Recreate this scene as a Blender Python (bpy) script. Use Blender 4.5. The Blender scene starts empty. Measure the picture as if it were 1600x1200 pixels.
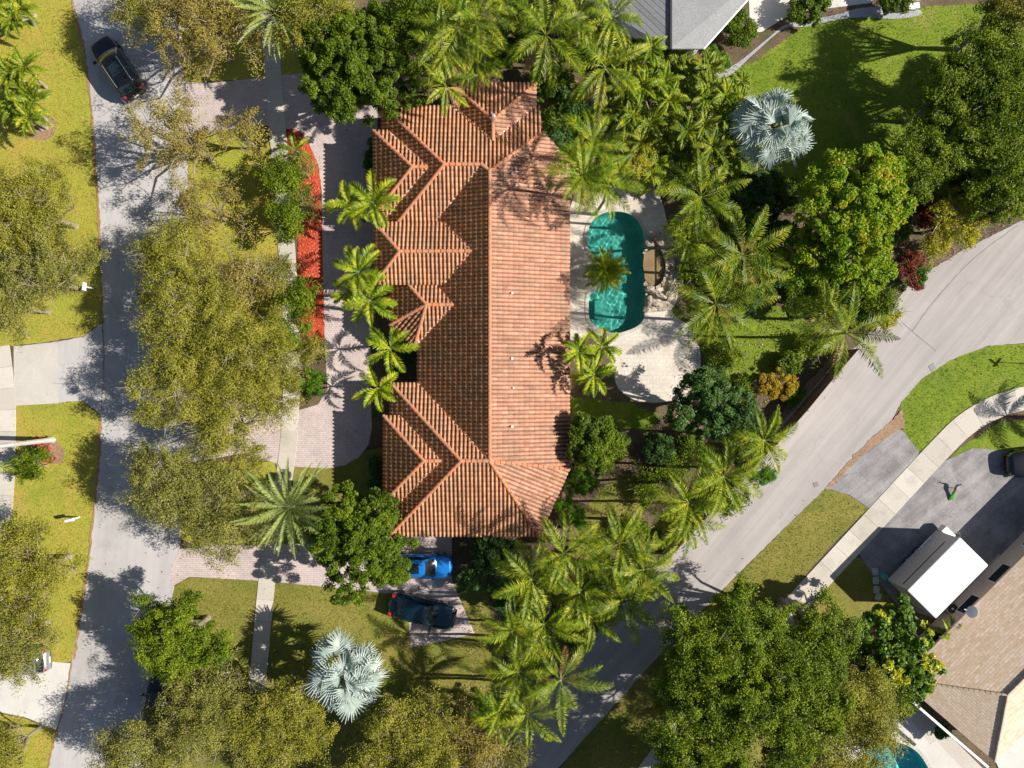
import bpy, math, random
import numpy as np
from mathutils import Vector
from mathutils.geometry import tessellate_polygon

S = bpy.context.scene
COL = S.collection
H = 50.0            # height of the drone above the ground
PPM = 22.22         # photograph pixels per metre at ground level

# ------------------------------------------------------------------ camera
cam_d = bpy.data.cameras.new('camera')
cam = bpy.data.objects.new('camera', cam_d)
COL.objects.link(cam)
cam.location = (0, 0, H)
cam_d.sensor_width = 36
cam_d.lens = 36 * PPM * H / 1600
cam_d.clip_end = 1000
S.camera = cam

# ------------------------------------------------------------------ light
SUN_EL = math.radians(38)
SHADOW_DIR = math.radians(178)          # shadows fall to the left, a touch upward
sun_az = math.radians(358)              # direction towards the sun, counter-clockwise from +x
w = bpy.data.worlds.new('World')
S.world = w
w.use_nodes = True
nt = w.node_tree
sky = nt.nodes.new('ShaderNodeTexSky')
sky.sky_type = 'NISHITA'
sky.sun_disc = False
sky.sun_elevation = SUN_EL
sky.sun_rotation = math.pi / 2 - sun_az
nt.links.new(sky.outputs[0], nt.nodes['Background'].inputs[0])
nt.nodes['Background'].inputs[1].default_value = 0.058
sd = bpy.data.lights.new('sun', 'SUN')
sd.energy = 5.0
sd.angle = math.radians(0.5)
sd.color = (1.0, 0.95, 0.86)
so = bpy.data.objects.new('sun', sd)
COL.objects.link(so)
to_sun = Vector((math.cos(sun_az) * math.cos(SUN_EL), math.sin(sun_az) * math.cos(SUN_EL), math.sin(SUN_EL)))
so.rotation_euler = to_sun.to_track_quat('Z', 'Y').to_euler()
so.location = (60, 0, 60)
S.view_settings.view_transform = 'Standard'
S.view_settings.look = 'None'
S.view_settings.exposure = 0.64
S.view_settings.gamma = 1
S.cycles.max_bounces = 6
S.cycles.diffuse_bounces = 3
S.cycles.transparent_max_bounces = 12
S.cycles.sample_clamp_indirect = 6

# ------------------------------------------------------------------ helpers
def P(px, py, z=0.0):
    k = (1 - z / H) / PPM
    return np.array(((px - 800) * k, (600 - py) * k, z))

def rng_(seed):
    return np.random.default_rng(seed)

class MB:
    """collects quads / n-gons for one mesh"""
    def __init__(self):
        self.v = []; self.f = []; self.n = 0
    def add(self, verts, faces):
        verts = np.asarray(verts, float).reshape(-1, 3)
        self.v.append(verts)
        o = self.n
        self.f.extend([tuple(i + o for i in f) for f in faces])
        self.n += len(verts)
    def box(self, c, s, rz=0.0, taper=1.0):
        x, y, z = s[0] / 2, s[1] / 2, s[2] / 2
        p = np.array([(-x, -y, -z), (x, -y, -z), (x, y, -z), (-x, y, -z),
                      (-x * taper, -y * taper, z), (x * taper, -y * taper, z), (x * taper, y * taper, z), (-x * taper, y * taper, z)])
        cr, sr = math.cos(rz), math.sin(rz)
        q = p.copy(); q[:, 0] = p[:, 0] * cr - p[:, 1] * sr; q[:, 1] = p[:, 0] * sr + p[:, 1] * cr
        self.add(q + np.array(c), [(0, 3, 2, 1), (4, 5, 6, 7), (0, 1, 5, 4), (1, 2, 6, 5), (2, 3, 7, 6), (3, 0, 4, 7)])
    def tube(self, pts, rad, k=6, cap=True):
        pts = np.asarray(pts, float); n = len(pts)
        rad = np.broadcast_to(np.asarray(rad, float), (n,))
        t = np.gradient(pts, axis=0); t /= np.linalg.norm(t, axis=1)[:, None] + 1e-9
        ref = np.array((0.0, 0, 1)) if abs(t[0][2]) < 0.8 else np.array((1.0, 0, 0))
        vs = []
        for i in range(n):
            a = np.cross(ref, t[i]); a /= np.linalg.norm(a) + 1e-9
            b = np.cross(t[i], a)
            for j in range(k):
                th = 2 * math.pi * j / k
                vs.append(pts[i] + rad[i] * (a * math.cos(th) + b * math.sin(th)))
        fs = [(i * k + j, i * k + (j + 1) % k, (i + 1) * k + (j + 1) % k, (i + 1) * k + j) for i in range(n - 1) for j in range(k)]
        if cap:
            fs.append(tuple(range(k - 1, -1, -1))); fs.append(tuple((n - 1) * k + j for j in range(k)))
        self.add(vs, fs)
    def prism(self, poly, z0, z1):
        """poly: list of (x,y) world; closed prism"""
        poly = [tuple(p[:2]) for p in poly]
        ar = sum(poly[i][0] * poly[(i + 1) % len(poly)][1] - poly[(i + 1) % len(poly)][0] * poly[i][1] for i in range(len(poly)))
        if ar < 0: poly = poly[::-1]
        n = len(poly)
        v = [(x, y, z0) for x, y in poly] + [(x, y, z1) for x, y in poly]
        f = [(i, (i + 1) % n, n + (i + 1) % n, n + i) for i in range(n)]
        tri = tessellate_polygon([[Vector((x, y, 0)) for x, y in poly]])
        for t in tri:
            a = [poly[i] for i in t]
            s = (a[1][0] - a[0][0]) * (a[2][1] - a[0][1]) - (a[2][0] - a[0][0]) * (a[1][1] - a[0][1])
            t = t if s > 0 else t[::-1]
            f.append(tuple(n + i for i in t)); f.append(tuple(i for i in t[::-1]))
        self.add(v, f)
    def lathe(self, prof, c=(0, 0, 0), k=20):
        vs = [(c[0] + r * math.cos(2 * math.pi * j / k), c[1] + r * math.sin(2 * math.pi * j / k), c[2] + z) for r, z in prof for j in range(k)]
        n = len(prof)
        fs = [(i * k + j, i * k + (j + 1) % k, (i + 1) * k + (j + 1) % k, (i + 1) * k + j) for i in range(n - 1) for j in range(k)]
        fs.append(tuple((n - 1) * k + j for j in range(k)))
        fs.append(tuple(range(k - 1, -1, -1)))
        self.add(vs, fs)
    def build(self, name, m, parent=None, smooth=False, local=False):
        v = np.concatenate(self.v) if self.v else np.zeros((0, 3))
        if parent is not None and not local:
            v = v - np.array(ROOTLOC[parent.name])
        me = bpy.data.meshes.new(name)
        me.from_pydata(v.tolist(), [], self.f)
        if smooth: me.shade_smooth()
        return link(name, me, m, parent)

ROOTLOC = {}
def link(name, me, m, parent=None):
    if m is not None: me.materials.append(m)
    o = bpy.data.objects.new(name, me)
    COL.objects.link(o)
    if parent is not None:
        o.parent = parent
        ROOTLOC[o.name] = ROOTLOC[parent.name]
    else:
        ROOTLOC[o.name] = (0, 0, 0)
    return o

def tag(o, label=None, cat=None, group=None, kind=None):
    if label: o['label'] = label
    if cat: o['category'] = cat
    if group: o['group'] = group
    if kind: o['kind'] = kind
    return o

def thing(name, label, cat, loc, rz=0.0, group=None):
    o = bpy.data.objects.new(name, None)
    COL.objects.link(o)
    o.location = loc; o.rotation_euler = (0, 0, rz)
    o.empty_display_size = 0.2
    ROOTLOC[o.name] = tuple(loc)
    return tag(o, label, cat, group)

def quads_obj(name, V, m, parent=None, npoly=4):
    """V: (N*npoly,3) array of separate faces, built fast"""
    V = np.asarray(V, np.float32).reshape(-1, 3)
    if parent is not None: V = V - np.array(ROOTLOC[parent.name], np.float32)
    nf = len(V) // npoly
    me = bpy.data.meshes.new(name)
    me.vertices.add(len(V)); me.vertices.foreach_set('co', V.ravel())
    me.loops.add(len(V)); me.loops.foreach_set('vertex_index', np.arange(len(V), dtype=np.int32))
    me.polygons.add(nf)
    me.polygons.foreach_set('loop_start', np.arange(0, len(V), npoly, dtype=np.int32))
    me.update(calc_edges=True)
    return link(name, me, m, parent)

def grid_obj(name, V, F, m, parent=None, smooth=False):
    """V (n,3), F (m,4) int, shared vertices, fast"""
    V = np.asarray(V, np.float32)
    if parent is not None: V = V - np.array(ROOTLOC[parent.name], np.float32)
    F = np.asarray(F, np.int32)
    me = bpy.data.meshes.new(name)
    me.vertices.add(len(V)); me.vertices.foreach_set('co', V.ravel())
    me.loops.add(F.size); me.loops.foreach_set('vertex_index', F.ravel())
    me.polygons.add(len(F)); me.polygons.foreach_set('loop_start', np.arange(0, F.size, F.shape[1], dtype=np.int32))
    me.update(calc_edges=True)
    if smooth: me.shade_smooth()
    return link(name, me, m, parent)

# ------------------------------------------------------------------ materials
def new_mat(name):
    m = bpy.data.materials.new(name); m.use_nodes = True
    nt = m.node_tree
    return m, nt, nt.nodes['Principled BSDF']

def N(nt, t, **kw):
    n = nt.nodes.new(t)
    for k, v in kw.items(): setattr(n, k, v)
    return n

def ramp(nt, src, stops, interp='LINEAR'):
    r = N(nt, 'ShaderNodeValToRGB'); r.color_ramp.interpolation = interp
    cr = r.color_ramp
    while len(cr.elements) < len(stops): cr.elements.new(0.5)
    for e, (p, c) in zip(cr.elements, stops):
        e.position = p; e.color = (*c, 1) if len(c) == 3 else c
    nt.links.new(src, r.inputs[0])
    return r.outputs[0]

def noise(nt, scale, detail=4, rough=0.55, vec=None, dist=0.0):
    n = N(nt, 'ShaderNodeTexNoise'); n.inputs['Scale'].default_value = scale
    n.inputs['Detail'].default_value = detail; n.inputs['Roughness'].default_value = rough
    n.inputs['Distortion'].default_value = dist
    nt.links.new(vec if vec is not None else objco(nt), n.inputs['Vector'])
    return n.outputs['Fac']

def objco(nt):
    for n in nt.nodes:
        if n.type == 'TEX_COORD': return n.outputs['Object']
    return N(nt, 'ShaderNodeTexCoord').outputs['Object']

def mixc(nt, f, a, b, mode='MIX'):
    m = N(nt, 'ShaderNodeMix', data_type='RGBA', blend_type=mode)
    for s, v in ((0, f), (6, a), (7, b)):
        if isinstance(v, (int, float)): m.inputs[s].default_value = v
        elif isinstance(v, tuple): m.inputs[s].default_value = (*v, 1)
        else: nt.links.new(v, m.inputs[s])
    return m.outputs[2]

def grey(a): return (a, a, a)

def bump(nt, bsdf, h, strength=0.5, dist=0.05):
    b = N(nt, 'ShaderNodeBump'); b.inputs['Strength'].default_value = strength; b.inputs['Distance'].default_value = dist
    nt.links.new(h, b.inputs['Height']); nt.links.new(b.outputs[0], bsdf.inputs['Normal'])

def mottled(name, c1, c2, scale=0.5, fine=12, fine_amt=0.3, rough=0.9, bmp=0.3, bdist=0.03, extra=None, spec=0.3, lo=0.3, hi=0.7):
    m, nt, b = new_mat(name)
    big = ramp(nt, noise(nt, scale, 6, 0.6), [(lo, c1), (hi, c2)])
    f = noise(nt, fine, 4, 0.7)
    fr = ramp(nt, f, [(0.25, grey(1 - fine_amt)), (0.75, grey(1 + fine_amt))])
    col = mixc(nt, 1.0, big, fr, 'MULTIPLY')
    if extra: col = extra(nt, col)
    nt.links.new(col, b.inputs['Base Color'])
    b.inputs['Roughness'].default_value = rough
    b.inputs['Specular IOR Level'].default_value = spec
    if bmp: bump(nt, b, f, bmp, bdist)
    return m

def cracks(scale, col_dark, width=0.012, amt=0.6):
    def f(nt, col):
        v = N(nt, 'ShaderNodeTexVoronoi', feature='DISTANCE_TO_EDGE'); v.inputs['Scale'].default_value = scale
        d = N(nt, 'ShaderNodeTexNoise'); d.inputs['Scale'].default_value = 1.3; d.inputs['Detail'].default_value = 6
        nt.links.new(objco(nt), d.inputs['Vector'])
        add = N(nt, 'ShaderNodeVectorMath', operation='MULTIPLY_ADD'); add.inputs[1].default_value = (1.6, 1.6, 0)
        nt.links.new(d.outputs['Color'], add.inputs[0]); nt.links.new(objco(nt), add.inputs[2])
        nt.links.new(add.outputs[0], v.inputs['Vector'])
        m = ramp(nt, v.outputs['Distance'], [(0.0, grey(amt)), (width, grey(0))])
        gate = ramp(nt, noise(nt, 0.25, 2), [(0.45, grey(0)), (0.6, grey(1))])
        mm = mixc(nt, 1.0, m, gate, 'MULTIPLY')
        return mixc(nt, mm, col, col_dark)
    return f

def streaks(angle, amt=0.18, s=0.9):
    """wear along the direction of travel"""
    def f(nt, col):
        mp = N(nt, 'ShaderNodeMapping'); mp.inputs['Rotation'].default_value = (0, 0, -angle); mp.inputs['Scale'].default_value = (0.04, s, 1)
        mp.vector_type = 'POINT'
        # rotate first through a second mapping
        r = N(nt, 'ShaderNodeMapping'); r.inputs['Rotation'].default_value = (0, 0, -angle)
        mp.inputs['Rotation'].default_value = (0, 0, 0)
        nt.links.new(objco(nt), r.inputs['Vector']); nt.links.new(r.outputs[0], mp.inputs['Vector'])
        n = noise(nt, 1.0, 5, 0.7, vec=mp.outputs[0])
        return mixc(nt, 1.0, col, ramp(nt, n, [(0.3, grey(1 - amt)), (0.7, grey(1 + amt))]), 'MULTIPLY')
    return f

def both(*fs):
    def f(nt, col):
        for g in fs: col = g(nt, col)
        return col
    return f

def stains(scale, colr, lo=0.58, hi=0.75, amt=0.6):
    def f(nt, col):
        m = ramp(nt, noise(nt, scale, 6, 0.65, dist=0.4), [(lo, grey(0)), (hi, grey(amt))])
        return mixc(nt, m, col, colr)
    return f

M = {}
M['soil'] = mottled('soil', (0.085, 0.055, 0.032), (0.17, 0.12, 0.075), 0.5, 9, 0.6, bmp=0.8, bdist=0.06,
                    extra=stains(1.2, (0.06, 0.085, 0.02), 0.5, 0.65, 0.8))
M['grass_dry'] = mottled('grass_dry', (0.36, 0.285, 0.045), (0.26, 0.29, 0.03), 0.22, 9, 0.35, bmp=0.6, bdist=0.05,
                         extra=both(stains(0.35, (0.17, 0.23, 0.02), 0.55, 0.75, 0.6), stains(0.5, (0.45, 0.27, 0.08), 0.54, 0.72, 0.7), stains(2.5, (0.16, 0.18, 0.025), 0.52, 0.7, 0.5), stains(6.0, (0.42, 0.33, 0.16), 0.62, 0.72, 0.6)))
M['grass_green'] = mottled('grass_green', (0.10, 0.165, 0.008), (0.185, 0.235, 0.015), 0.35, 9, 0.4, bmp=0.6, bdist=0.05,
                           extra=both(stains(0.4, (0.30, 0.27, 0.06), 0.54, 0.72, 0.65), stains(3.0, (0.06, 0.10, 0.008), 0.5, 0.7, 0.5), stains(6.0, (0.30, 0.26, 0.09), 0.62, 0.74, 0.6)))
M['grass_mixed'] = mottled('grass_mixed', (0.15, 0.15, 0.022), (0.235, 0.20, 0.045), 0.4, 9, 0.45, bmp=0.6, bdist=0.05,
                           extra=both(stains(0.35, (0.10, 0.16, 0.01), 0.5, 0.7, 0.8), stains(3.0, (0.10, 0.10, 0.02), 0.5, 0.7, 0.6), stains(5.0, (0.34, 0.25, 0.12), 0.6, 0.72, 0.6)))
M['asphalt_left'] = mottled('asphalt_left', (0.40, 0.378, 0.37), (0.47, 0.445, 0.435), 0.12, 30, 0.10, bmp=0.25, bdist=0.01,
                            extra=both(streaks(math.radians(85), 0.10, 1.3), cracks(0.35, (0.28, 0.26, 0.25), amt=0.4), stains(0.5, (0.30, 0.28, 0.27), 0.56, 0.78, 0.6), stains(3.5, (0.22, 0.21, 0.20), 0.68, 0.78, 0.7), stains(0.13, (0.33, 0.31, 0.29), 0.5, 0.6, 0.6)))
M['asphalt_right'] = mottled('asphalt_right', (0.33, 0.30, 0.29), (0.40, 0.365, 0.35), 0.15, 30, 0.12, bmp=0.25, bdist=0.01,
                             extra=both(streaks(math.radians(50), 0.16, 1.1), cracks(0.3, (0.24, 0.22, 0.21), amt=0.4), stains(0.35, (0.30, 0.275, 0.265), 0.52, 0.78, 0.6), stains(3.0, (0.2, 0.19, 0.185), 0.68, 0.78, 0.7)))
M['asphalt_dark'] = mottled('asphalt_dark', (0.17, 0.16, 0.165), (0.31, 0.29, 0.29), 0.6, 12, 0.25, bmp=0.3, bdist=0.015,
                            extra=both(streaks(math.radians(40), 0.25, 1.5), stains(0.7, (0.40, 0.37, 0.36), 0.52, 0.7, 0.6), cracks(0.4, (0.07, 0.07, 0.07))))
M['concrete'] = mottled('concrete', (0.45, 0.41, 0.365), (0.54, 0.50, 0.45), 0.4, 14, 0.12, bmp=0.2, bdist=0.01,
                        extra=stains(0.8, (0.33, 0.30, 0.27), 0.55, 0.75, 0.6))
M['concrete_white'] = mottled('concrete_white', (0.52, 0.49, 0.45), (0.60, 0.57, 0.53), 0.4, 14, 0.08, bmp=0.2, bdist=0.01,
                              extra=stains(0.6, (0.42, 0.40, 0.36), 0.55, 0.8, 0.6))
M['gravel'] = mottled('gravel', (0.30, 0.30, 0.31), (0.38, 0.38, 0.39), 0.5, 16, 0.5, bmp=0.6, bdist=0.03)
M['red_mulch'] = mottled('red_mulch', (0.38, 0.055, 0.025), (0.56, 0.09, 0.04), 1.2, 9, 0.6, bmp=1.0, bdist=0.08, extra=stains(2.0, (0.22, 0.06, 0.03), 0.55, 0.7, 0.7))
M['dirt_edge'] = mottled('dirt_edge', (0.36, 0.2, 0.08), (0.25, 0.16, 0.08), 0.8, 10, 0.4, bmp=0.5)
M['mulch_tan'] = mottled('mulch_tan', (0.34, 0.22, 0.14), (0.24, 0.15, 0.09), 0.8, 10, 0.45, bmp=0.7)

def slab_mat(name, c1, c2, stain):
    m, nt, b = new_mat(name)
    g = N(nt, 'ShaderNodeNewGeometry')
    base = ramp(nt, g.outputs['Random Per Island'], [(0, c1), (1, c2)])
    f = noise(nt, 12, 5, 0.7)
    col = mixc(nt, 1.0, base, ramp(nt, f, [(0.25, grey(0.88)), (0.75, grey(1.1))]), 'MULTIPLY')
    col = stains(0.7, stain, 0.5, 0.75, 0.6)(nt, col)
    nt.links.new(col, b.inputs['Base Color']); b.inputs['Roughness'].default_value = 0.9
    bump(nt, b, f, 0.2, 0.01)
    return m
M['walk'] = slab_mat('walk', (0.46, 0.42, 0.36), (0.57, 0.52, 0.455), (0.30, 0.265, 0.22))

def paver_mat(name, c1, c2, mortar, bw=0.21, rh=0.14, off=0.0, rot=0.0):
    m, nt, b = new_mat(name)
    mp = N(nt, 'ShaderNodeMapping'); mp.inputs['Rotation'].default_value = (0, 0, rot)
    nt.links.new(objco(nt), mp.inputs['Vector'])
    br = N(nt, 'ShaderNodeTexBrick'); br.offset = off
    br.inputs['Scale'].default_value = 1; br.inputs['Brick Width'].default_value = bw; br.inputs['Row Height'].default_value = rh
    br.inputs['Mortar Size'].default_value = 0.014; br.inputs['Mortar Smooth'].default_value = 0.3
    br.inputs['Color1'].default_value = (*c1, 1); br.inputs['Color2'].default_value = (*c2, 1); br.inputs['Mortar'].default_value = (*mortar, 1)
    nt.links.new(mp.outputs[0], br.inputs['Vector'])
    col = mixc(nt, 1.0, br.outputs['Color'], ramp(nt, noise(nt, 0.5, 6, 0.6), [(0.3, grey(0.82)), (0.7, grey(1.12))]), 'MULTIPLY')
    col = mixc(nt, 1.0, col, ramp(nt, noise(nt, 9, 4, 0.7), [(0.3, grey(0.85)), (0.7, grey(1.15))]), 'MULTIPLY')
    nt.links.new(col, b.inputs['Base Color']); b.inputs['Roughness'].default_value = 0.85
    bump(nt, b, br.outputs['Fac'], 0.5, -0.006)
    return m
M['paver'] = paver_mat('paver', (0.49, 0.40, 0.38), (0.56, 0.46, 0.435), (0.34, 0.27, 0.25), off=0.5)
M['deck'] = paver_mat('deck', (0.55, 0.49, 0.42), (0.61, 0.55, 0.48), (0.48, 0.42, 0.35), bw=0.45, rh=0.3, off=0.5)

def leaf_mat(name, cols, tr=0.2, rough=0.45, noise_scale=0.6, spec=0.35):
    m, nt, b = new_mat(name)
    g = N(nt, 'ShaderNodeNewGeometry')
    n = noise(nt, noise_scale, 3)
    a = N(nt, 'ShaderNodeMath', operation='MULTIPLY_ADD'); a.inputs[1].default_value = 0.55
    nt.links.new(g.outputs['Random Per Island'], a.inputs[0])
    s = N(nt, 'ShaderNodeMath', operation='MULTIPLY_ADD'); s.inputs[1].default_value = 1.4; s.inputs[2].default_value = -0.45
    nt.links.new(n, s.inputs[0]); nt.links.new(s.outputs[0], a.inputs[2])
    stops = [(i / max(1, len(cols) - 1), c) for i, c in enumerate(cols)]
    col = ramp(nt, a.outputs[0], stops)
    nt.links.new(col, b.inputs['Base Color'])
    b.inputs['Roughness'].default_value = rough; b.inputs['Specular IOR Level'].default_value = spec
    t = N(nt, 'ShaderNodeBsdfTranslucent')
    tc = mixc(nt, 1.0, col, (1.4, 1.6, 0.45), 'MULTIPLY')
    nt.links.new(tc, t.inputs[0])
    mx = N(nt, 'ShaderNodeMixShader'); mx.inputs[0].default_value = tr
    nt.links.new(b.outputs[0], mx.inputs[1]); nt.links.new(t.outputs[0], mx.inputs[2])
    nt.links.new(mx.outputs[0], nt.nodes['Material Output'].inputs[0])
    return m
LEAF = {
 'oak_dry': leaf_mat('leaf_oak_dry', [(0.11, 0.08, 0.02), (0.235, 0.175, 0.04), (0.29, 0.24, 0.045), (0.40, 0.33, 0.11)], spec=0.15),
 'oak_olive': leaf_mat('leaf_oak_olive', [(0.06, 0.06, 0.008), (0.18, 0.175, 0.02), (0.285, 0.275, 0.03), (0.42, 0.36, 0.08)], spec=0.15),
 'oak_green': leaf_mat('leaf_oak_green', [(0.022, 0.042, 0.003), (0.075, 0.12, 0.006), (0.155, 0.21, 0.009), (0.27, 0.30, 0.018)], spec=0.15),
 'oak_grey': leaf_mat('leaf_oak_grey', [(0.07, 0.072, 0.018), (0.16, 0.16, 0.03), (0.25, 0.245, 0.045), (0.38, 0.33, 0.10)], spec=0.15),
 'dense': leaf_mat('leaf_dense', [(0.014, 0.03, 0.002), (0.055, 0.095, 0.004), (0.115, 0.17, 0.006), (0.21, 0.26, 0.01)], tr=0.25, rough=0.5, spec=0.2),
 'blue': leaf_mat('leaf_blue', [(0.010, 0.035, 0.008), (0.035, 0.085, 0.015), (0.07, 0.14, 0.022), (0.13, 0.20, 0.045)], tr=0.2, rough=0.5, spec=0.25),
 'bright': leaf_mat('leaf_bright', [(0.035, 0.09, 0.003), (0.10, 0.20, 0.004), (0.23, 0.31, 0.006), (0.44, 0.32, 0.02)], noise_scale=0.9, spec=0.15),
 'fresh': leaf_mat('leaf_fresh', [(0.03, 0.09, 0.004), (0.075, 0.17, 0.006), (0.13, 0.24, 0.01)], spec=0.15),
 'yellow': leaf_mat('leaf_yellow', [(0.15, 0.15, 0.01), (0.32, 0.30, 0.015), (0.52, 0.44, 0.03)], spec=0.15),
 'orange': leaf_mat('leaf_orange', [(0.14, 0.10, 0.008), (0.36, 0.23, 0.012), (0.55, 0.40, 0.03)], spec=0.15),
 'red': leaf_mat('leaf_red', [(0.08, 0.015, 0.01), (0.18, 0.04, 0.02), (0.26, 0.09, 0.04)], spec=0.15),
 'crimson': leaf_mat('leaf_crimson', [(0.35, 0.03, 0.05), (0.55, 0.09, 0.09)]),
 'grape': leaf_mat('leaf_grape', [(0.016, 0.045, 0.003), (0.05, 0.115, 0.006), (0.10, 0.18, 0.01), (0.18, 0.26, 0.02)], tr=0.2, spec=0.25, rough=0.5),
 'grape_y': leaf_mat('leaf_grape_yellow', [(0.30, 0.34, 0.01), (0.52, 0.48, 0.015)], tr=0.3),
 'areca': leaf_mat('leaf_areca', [(0.03, 0.07, 0.003), (0.09, 0.16, 0.005), (0.20, 0.26, 0.008), (0.46, 0.40, 0.02)], noise_scale=1.2, tr=0.15, spec=0.2),
 'palm': leaf_mat('leaf_palm', [(0.025, 0.05, 0.003), (0.075, 0.125, 0.006), (0.17, 0.215, 0.010), (0.42, 0.36, 0.03)], noise_scale=1.0, tr=0.13, spec=0.2),
 'palm_y': leaf_mat('leaf_palm_yellow', [(0.028, 0.06, 0.003), (0.09, 0.145, 0.006), (0.21, 0.26, 0.012), (0.52, 0.44, 0.04)], noise_scale=1.0, tr=0.14, spec=0.2),
 'xmas': leaf_mat('leaf_xmas', [(0.04, 0.085, 0.003), (0.12, 0.195, 0.006), (0.27, 0.33, 0.012), (0.54, 0.46, 0.03)], noise_scale=1.0, tr=0.18, spec=0.2),
 'date': leaf_mat('leaf_date', [(0.10, 0.135, 0.03), (0.20, 0.245, 0.06), (0.34, 0.37, 0.12)], tr=0.12, spec=0.2),
 'silver': leaf_mat('leaf_silver', [(0.24, 0.32, 0.30), (0.36, 0.43, 0.41), (0.54, 0.59, 0.52)], tr=0.12, rough=0.55),
}
def bark_mat(name, c1, c2):
    return mottled(name, c1, c2, 2.0, 14, 0.4, bmp=0.8, bdist=0.03)
M['bark'] = bark_mat('bark', (0.20, 0.155, 0.11), (0.33, 0.28, 0.22))
M['bark_pale'] = bark_mat('bark_pale', (0.32, 0.27, 0.21), (0.48, 0.43, 0.36))
M['palm_trunk'] = bark_mat('palm_trunk', (0.26, 0.22, 0.17), (0.38, 0.34, 0.28))
M['royal_trunk'] = bark_mat('royal_trunk', (0.40, 0.38, 0.36), (0.52, 0.50, 0.47))

def plain(name, c, rough=0.5, metal=0.0, spec=0.5, coat=0.0, var=0.06, scale=8):
    m, nt, b = new_mat(name)
    col = mixc(nt, 1.0, c, ramp(nt, noise(nt, scale, 4), [(0.3, grey(1 - var)), (0.7, grey(1 + var))]), 'MULTIPLY')
    nt.links.new(col, b.inputs['Base Color'])
    b.inputs['Roughness'].default_value = rough; b.inputs['Metallic'].default_value = metal
    b.inputs['Specular IOR Level'].default_value = spec; b.inputs['Coat Weight'].default_value = coat
    return m
M['white_paint'] = plain('white_paint', (0.78, 0.78, 0.78), 0.4)
M['stucco'] = mottled('stucco', (0.62, 0.52, 0.42), (0.70, 0.60, 0.50), 0.5, 20, 0.1, bmp=0.3)
M['stucco_grey'] = mottled('stucco_grey', (0.45, 0.45, 0.46), (0.52, 0.52, 0.53), 0.5, 20, 0.1, bmp=0.3)
M['fascia'] = plain('fascia', (0.30, 0.20, 0.14), 0.6)
M['metal'] = plain('metal', (0.55, 0.56, 0.57), 0.35, 0.7)
M['dark_metal'] = plain('dark_metal', (0.06, 0.06, 0.065), 0.4, 0.3)
M['glass'] = plain('glass', (0.012, 0.02, 0.024), 0.06, 0.0, 0.8)
M['rubber'] = plain('rubber', (0.015, 0.015, 0.015), 0.8)
M['rim'] = plain('rim', (0.5, 0.5, 0.52), 0.3, 0.8)
M['lamp_red'] = plain('lamp_red', (0.55, 0.01, 0.015), 0.15)
M['lamp_clear'] = plain('lamp_clear', (0.6, 0.62, 0.65), 0.1, 0.3)
M['mortar'] = plain('mortar', (0.60, 0.54, 0.47), 0.9, var=0.4, scale=5)
M['wood'] = mottled('wood', (0.16, 0.10, 0.065), (0.28, 0.19, 0.13), 1.0, 8, 0.3)
M['brown_wall'] = mottled('brown_wall', (0.30, 0.17, 0.12), (0.38, 0.23, 0.17), 1.0, 8, 0.3)
M['rock'] = mottled('rock', (0.30, 0.24, 0.17), (0.58, 0.50, 0.40), 2.6, 9, 0.5, bmp=1.0, bdist=0.1, extra=stains(3.0, (0.12, 0.09, 0.06), 0.5, 0.65, 0.85))
M['flat_rock'] = mottled('flat_rock', (0.17, 0.11, 0.045), (0.27, 0.19, 0.09), 1.0, 14, 0.25, rough=0.45, bmp=0.5)

def tile_mat(name, stops, moss, moss_amt, along=None):
    m, nt, b = new_mat(name)
    g = N(nt, 'ShaderNodeNewGeometry')
    col = ramp(nt, g.outputs['Random Per Island'], stops)
    col = mixc(nt, ramp(nt, noise(nt, 0.55, 8, 0.72), [(0.44, grey(0)), (0.66, grey(moss_amt))]), col, moss)
    if along:       # run-off streaks down the slope
        mp = N(nt, 'ShaderNodeMapping'); mp.inputs['Scale'].default_value = along; nt.links.new(objco(nt), mp.inputs['Vector'])
        n = noise(nt, 1.0, 6, 0.7, vec=mp.outputs[0])
        col = mixc(nt, ramp(nt, n, [(0.46, grey(0)), (0.72, grey(0.75))]), col, tuple(x * 0.55 for x in moss))
    f = noise(nt, 12, 5, 0.75)
    col = mixc(nt, 1.0, col, ramp(nt, f, [(0.3, grey(0.7)), (0.7, grey(1.22))]), 'MULTIPLY')
    nt.links.new(col, b.inputs['Base Color']); b.inputs['Roughness'].default_value = 0.85
    b.inputs['Specular IOR Level'].default_value = 0.15
    bump(nt, b, f, 0.3, 0.01)
    return m
AX, AY = (0.35, 3.0, 1), (3.0, 0.35, 1)
M['tile_west'] = tile_mat('tile_west', [(0, (0.56, 0.23, 0.085)), (0.5, (0.72, 0.31, 0.12)), (0.92, (0.78, 0.37, 0.17)), (0.97, (0.88, 0.24, 0.07)), (1, (0.90, 0.25, 0.08))], (0.44, 0.26, 0.11), 0.7, AX)
M['tile_east'] = tile_mat('tile_east', [(0, (0.44, 0.215, 0.135)), (0.9, (0.55, 0.285, 0.19)), (0.97, (0.62, 0.35, 0.24)), (1, (0.38, 0.17, 0.10))], (0.33, 0.21, 0.14), 0.8, AX)
M['tile_side'] = tile_mat('tile_side', [(0, (0.50, 0.225, 0.11)), (0.5, (0.61, 0.285, 0.145)), (1, (0.67, 0.35, 0.20))], (0.38, 0.23, 0.14), 0.7, AY)
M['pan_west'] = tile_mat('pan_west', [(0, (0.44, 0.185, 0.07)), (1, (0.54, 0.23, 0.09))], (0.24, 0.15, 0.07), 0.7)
M['pan_east'] = tile_mat('pan_east', [(0, (0.17, 0.085, 0.06)), (1, (0.24, 0.13, 0.09))], (0.12, 0.08, 0.06), 0.7)
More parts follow.
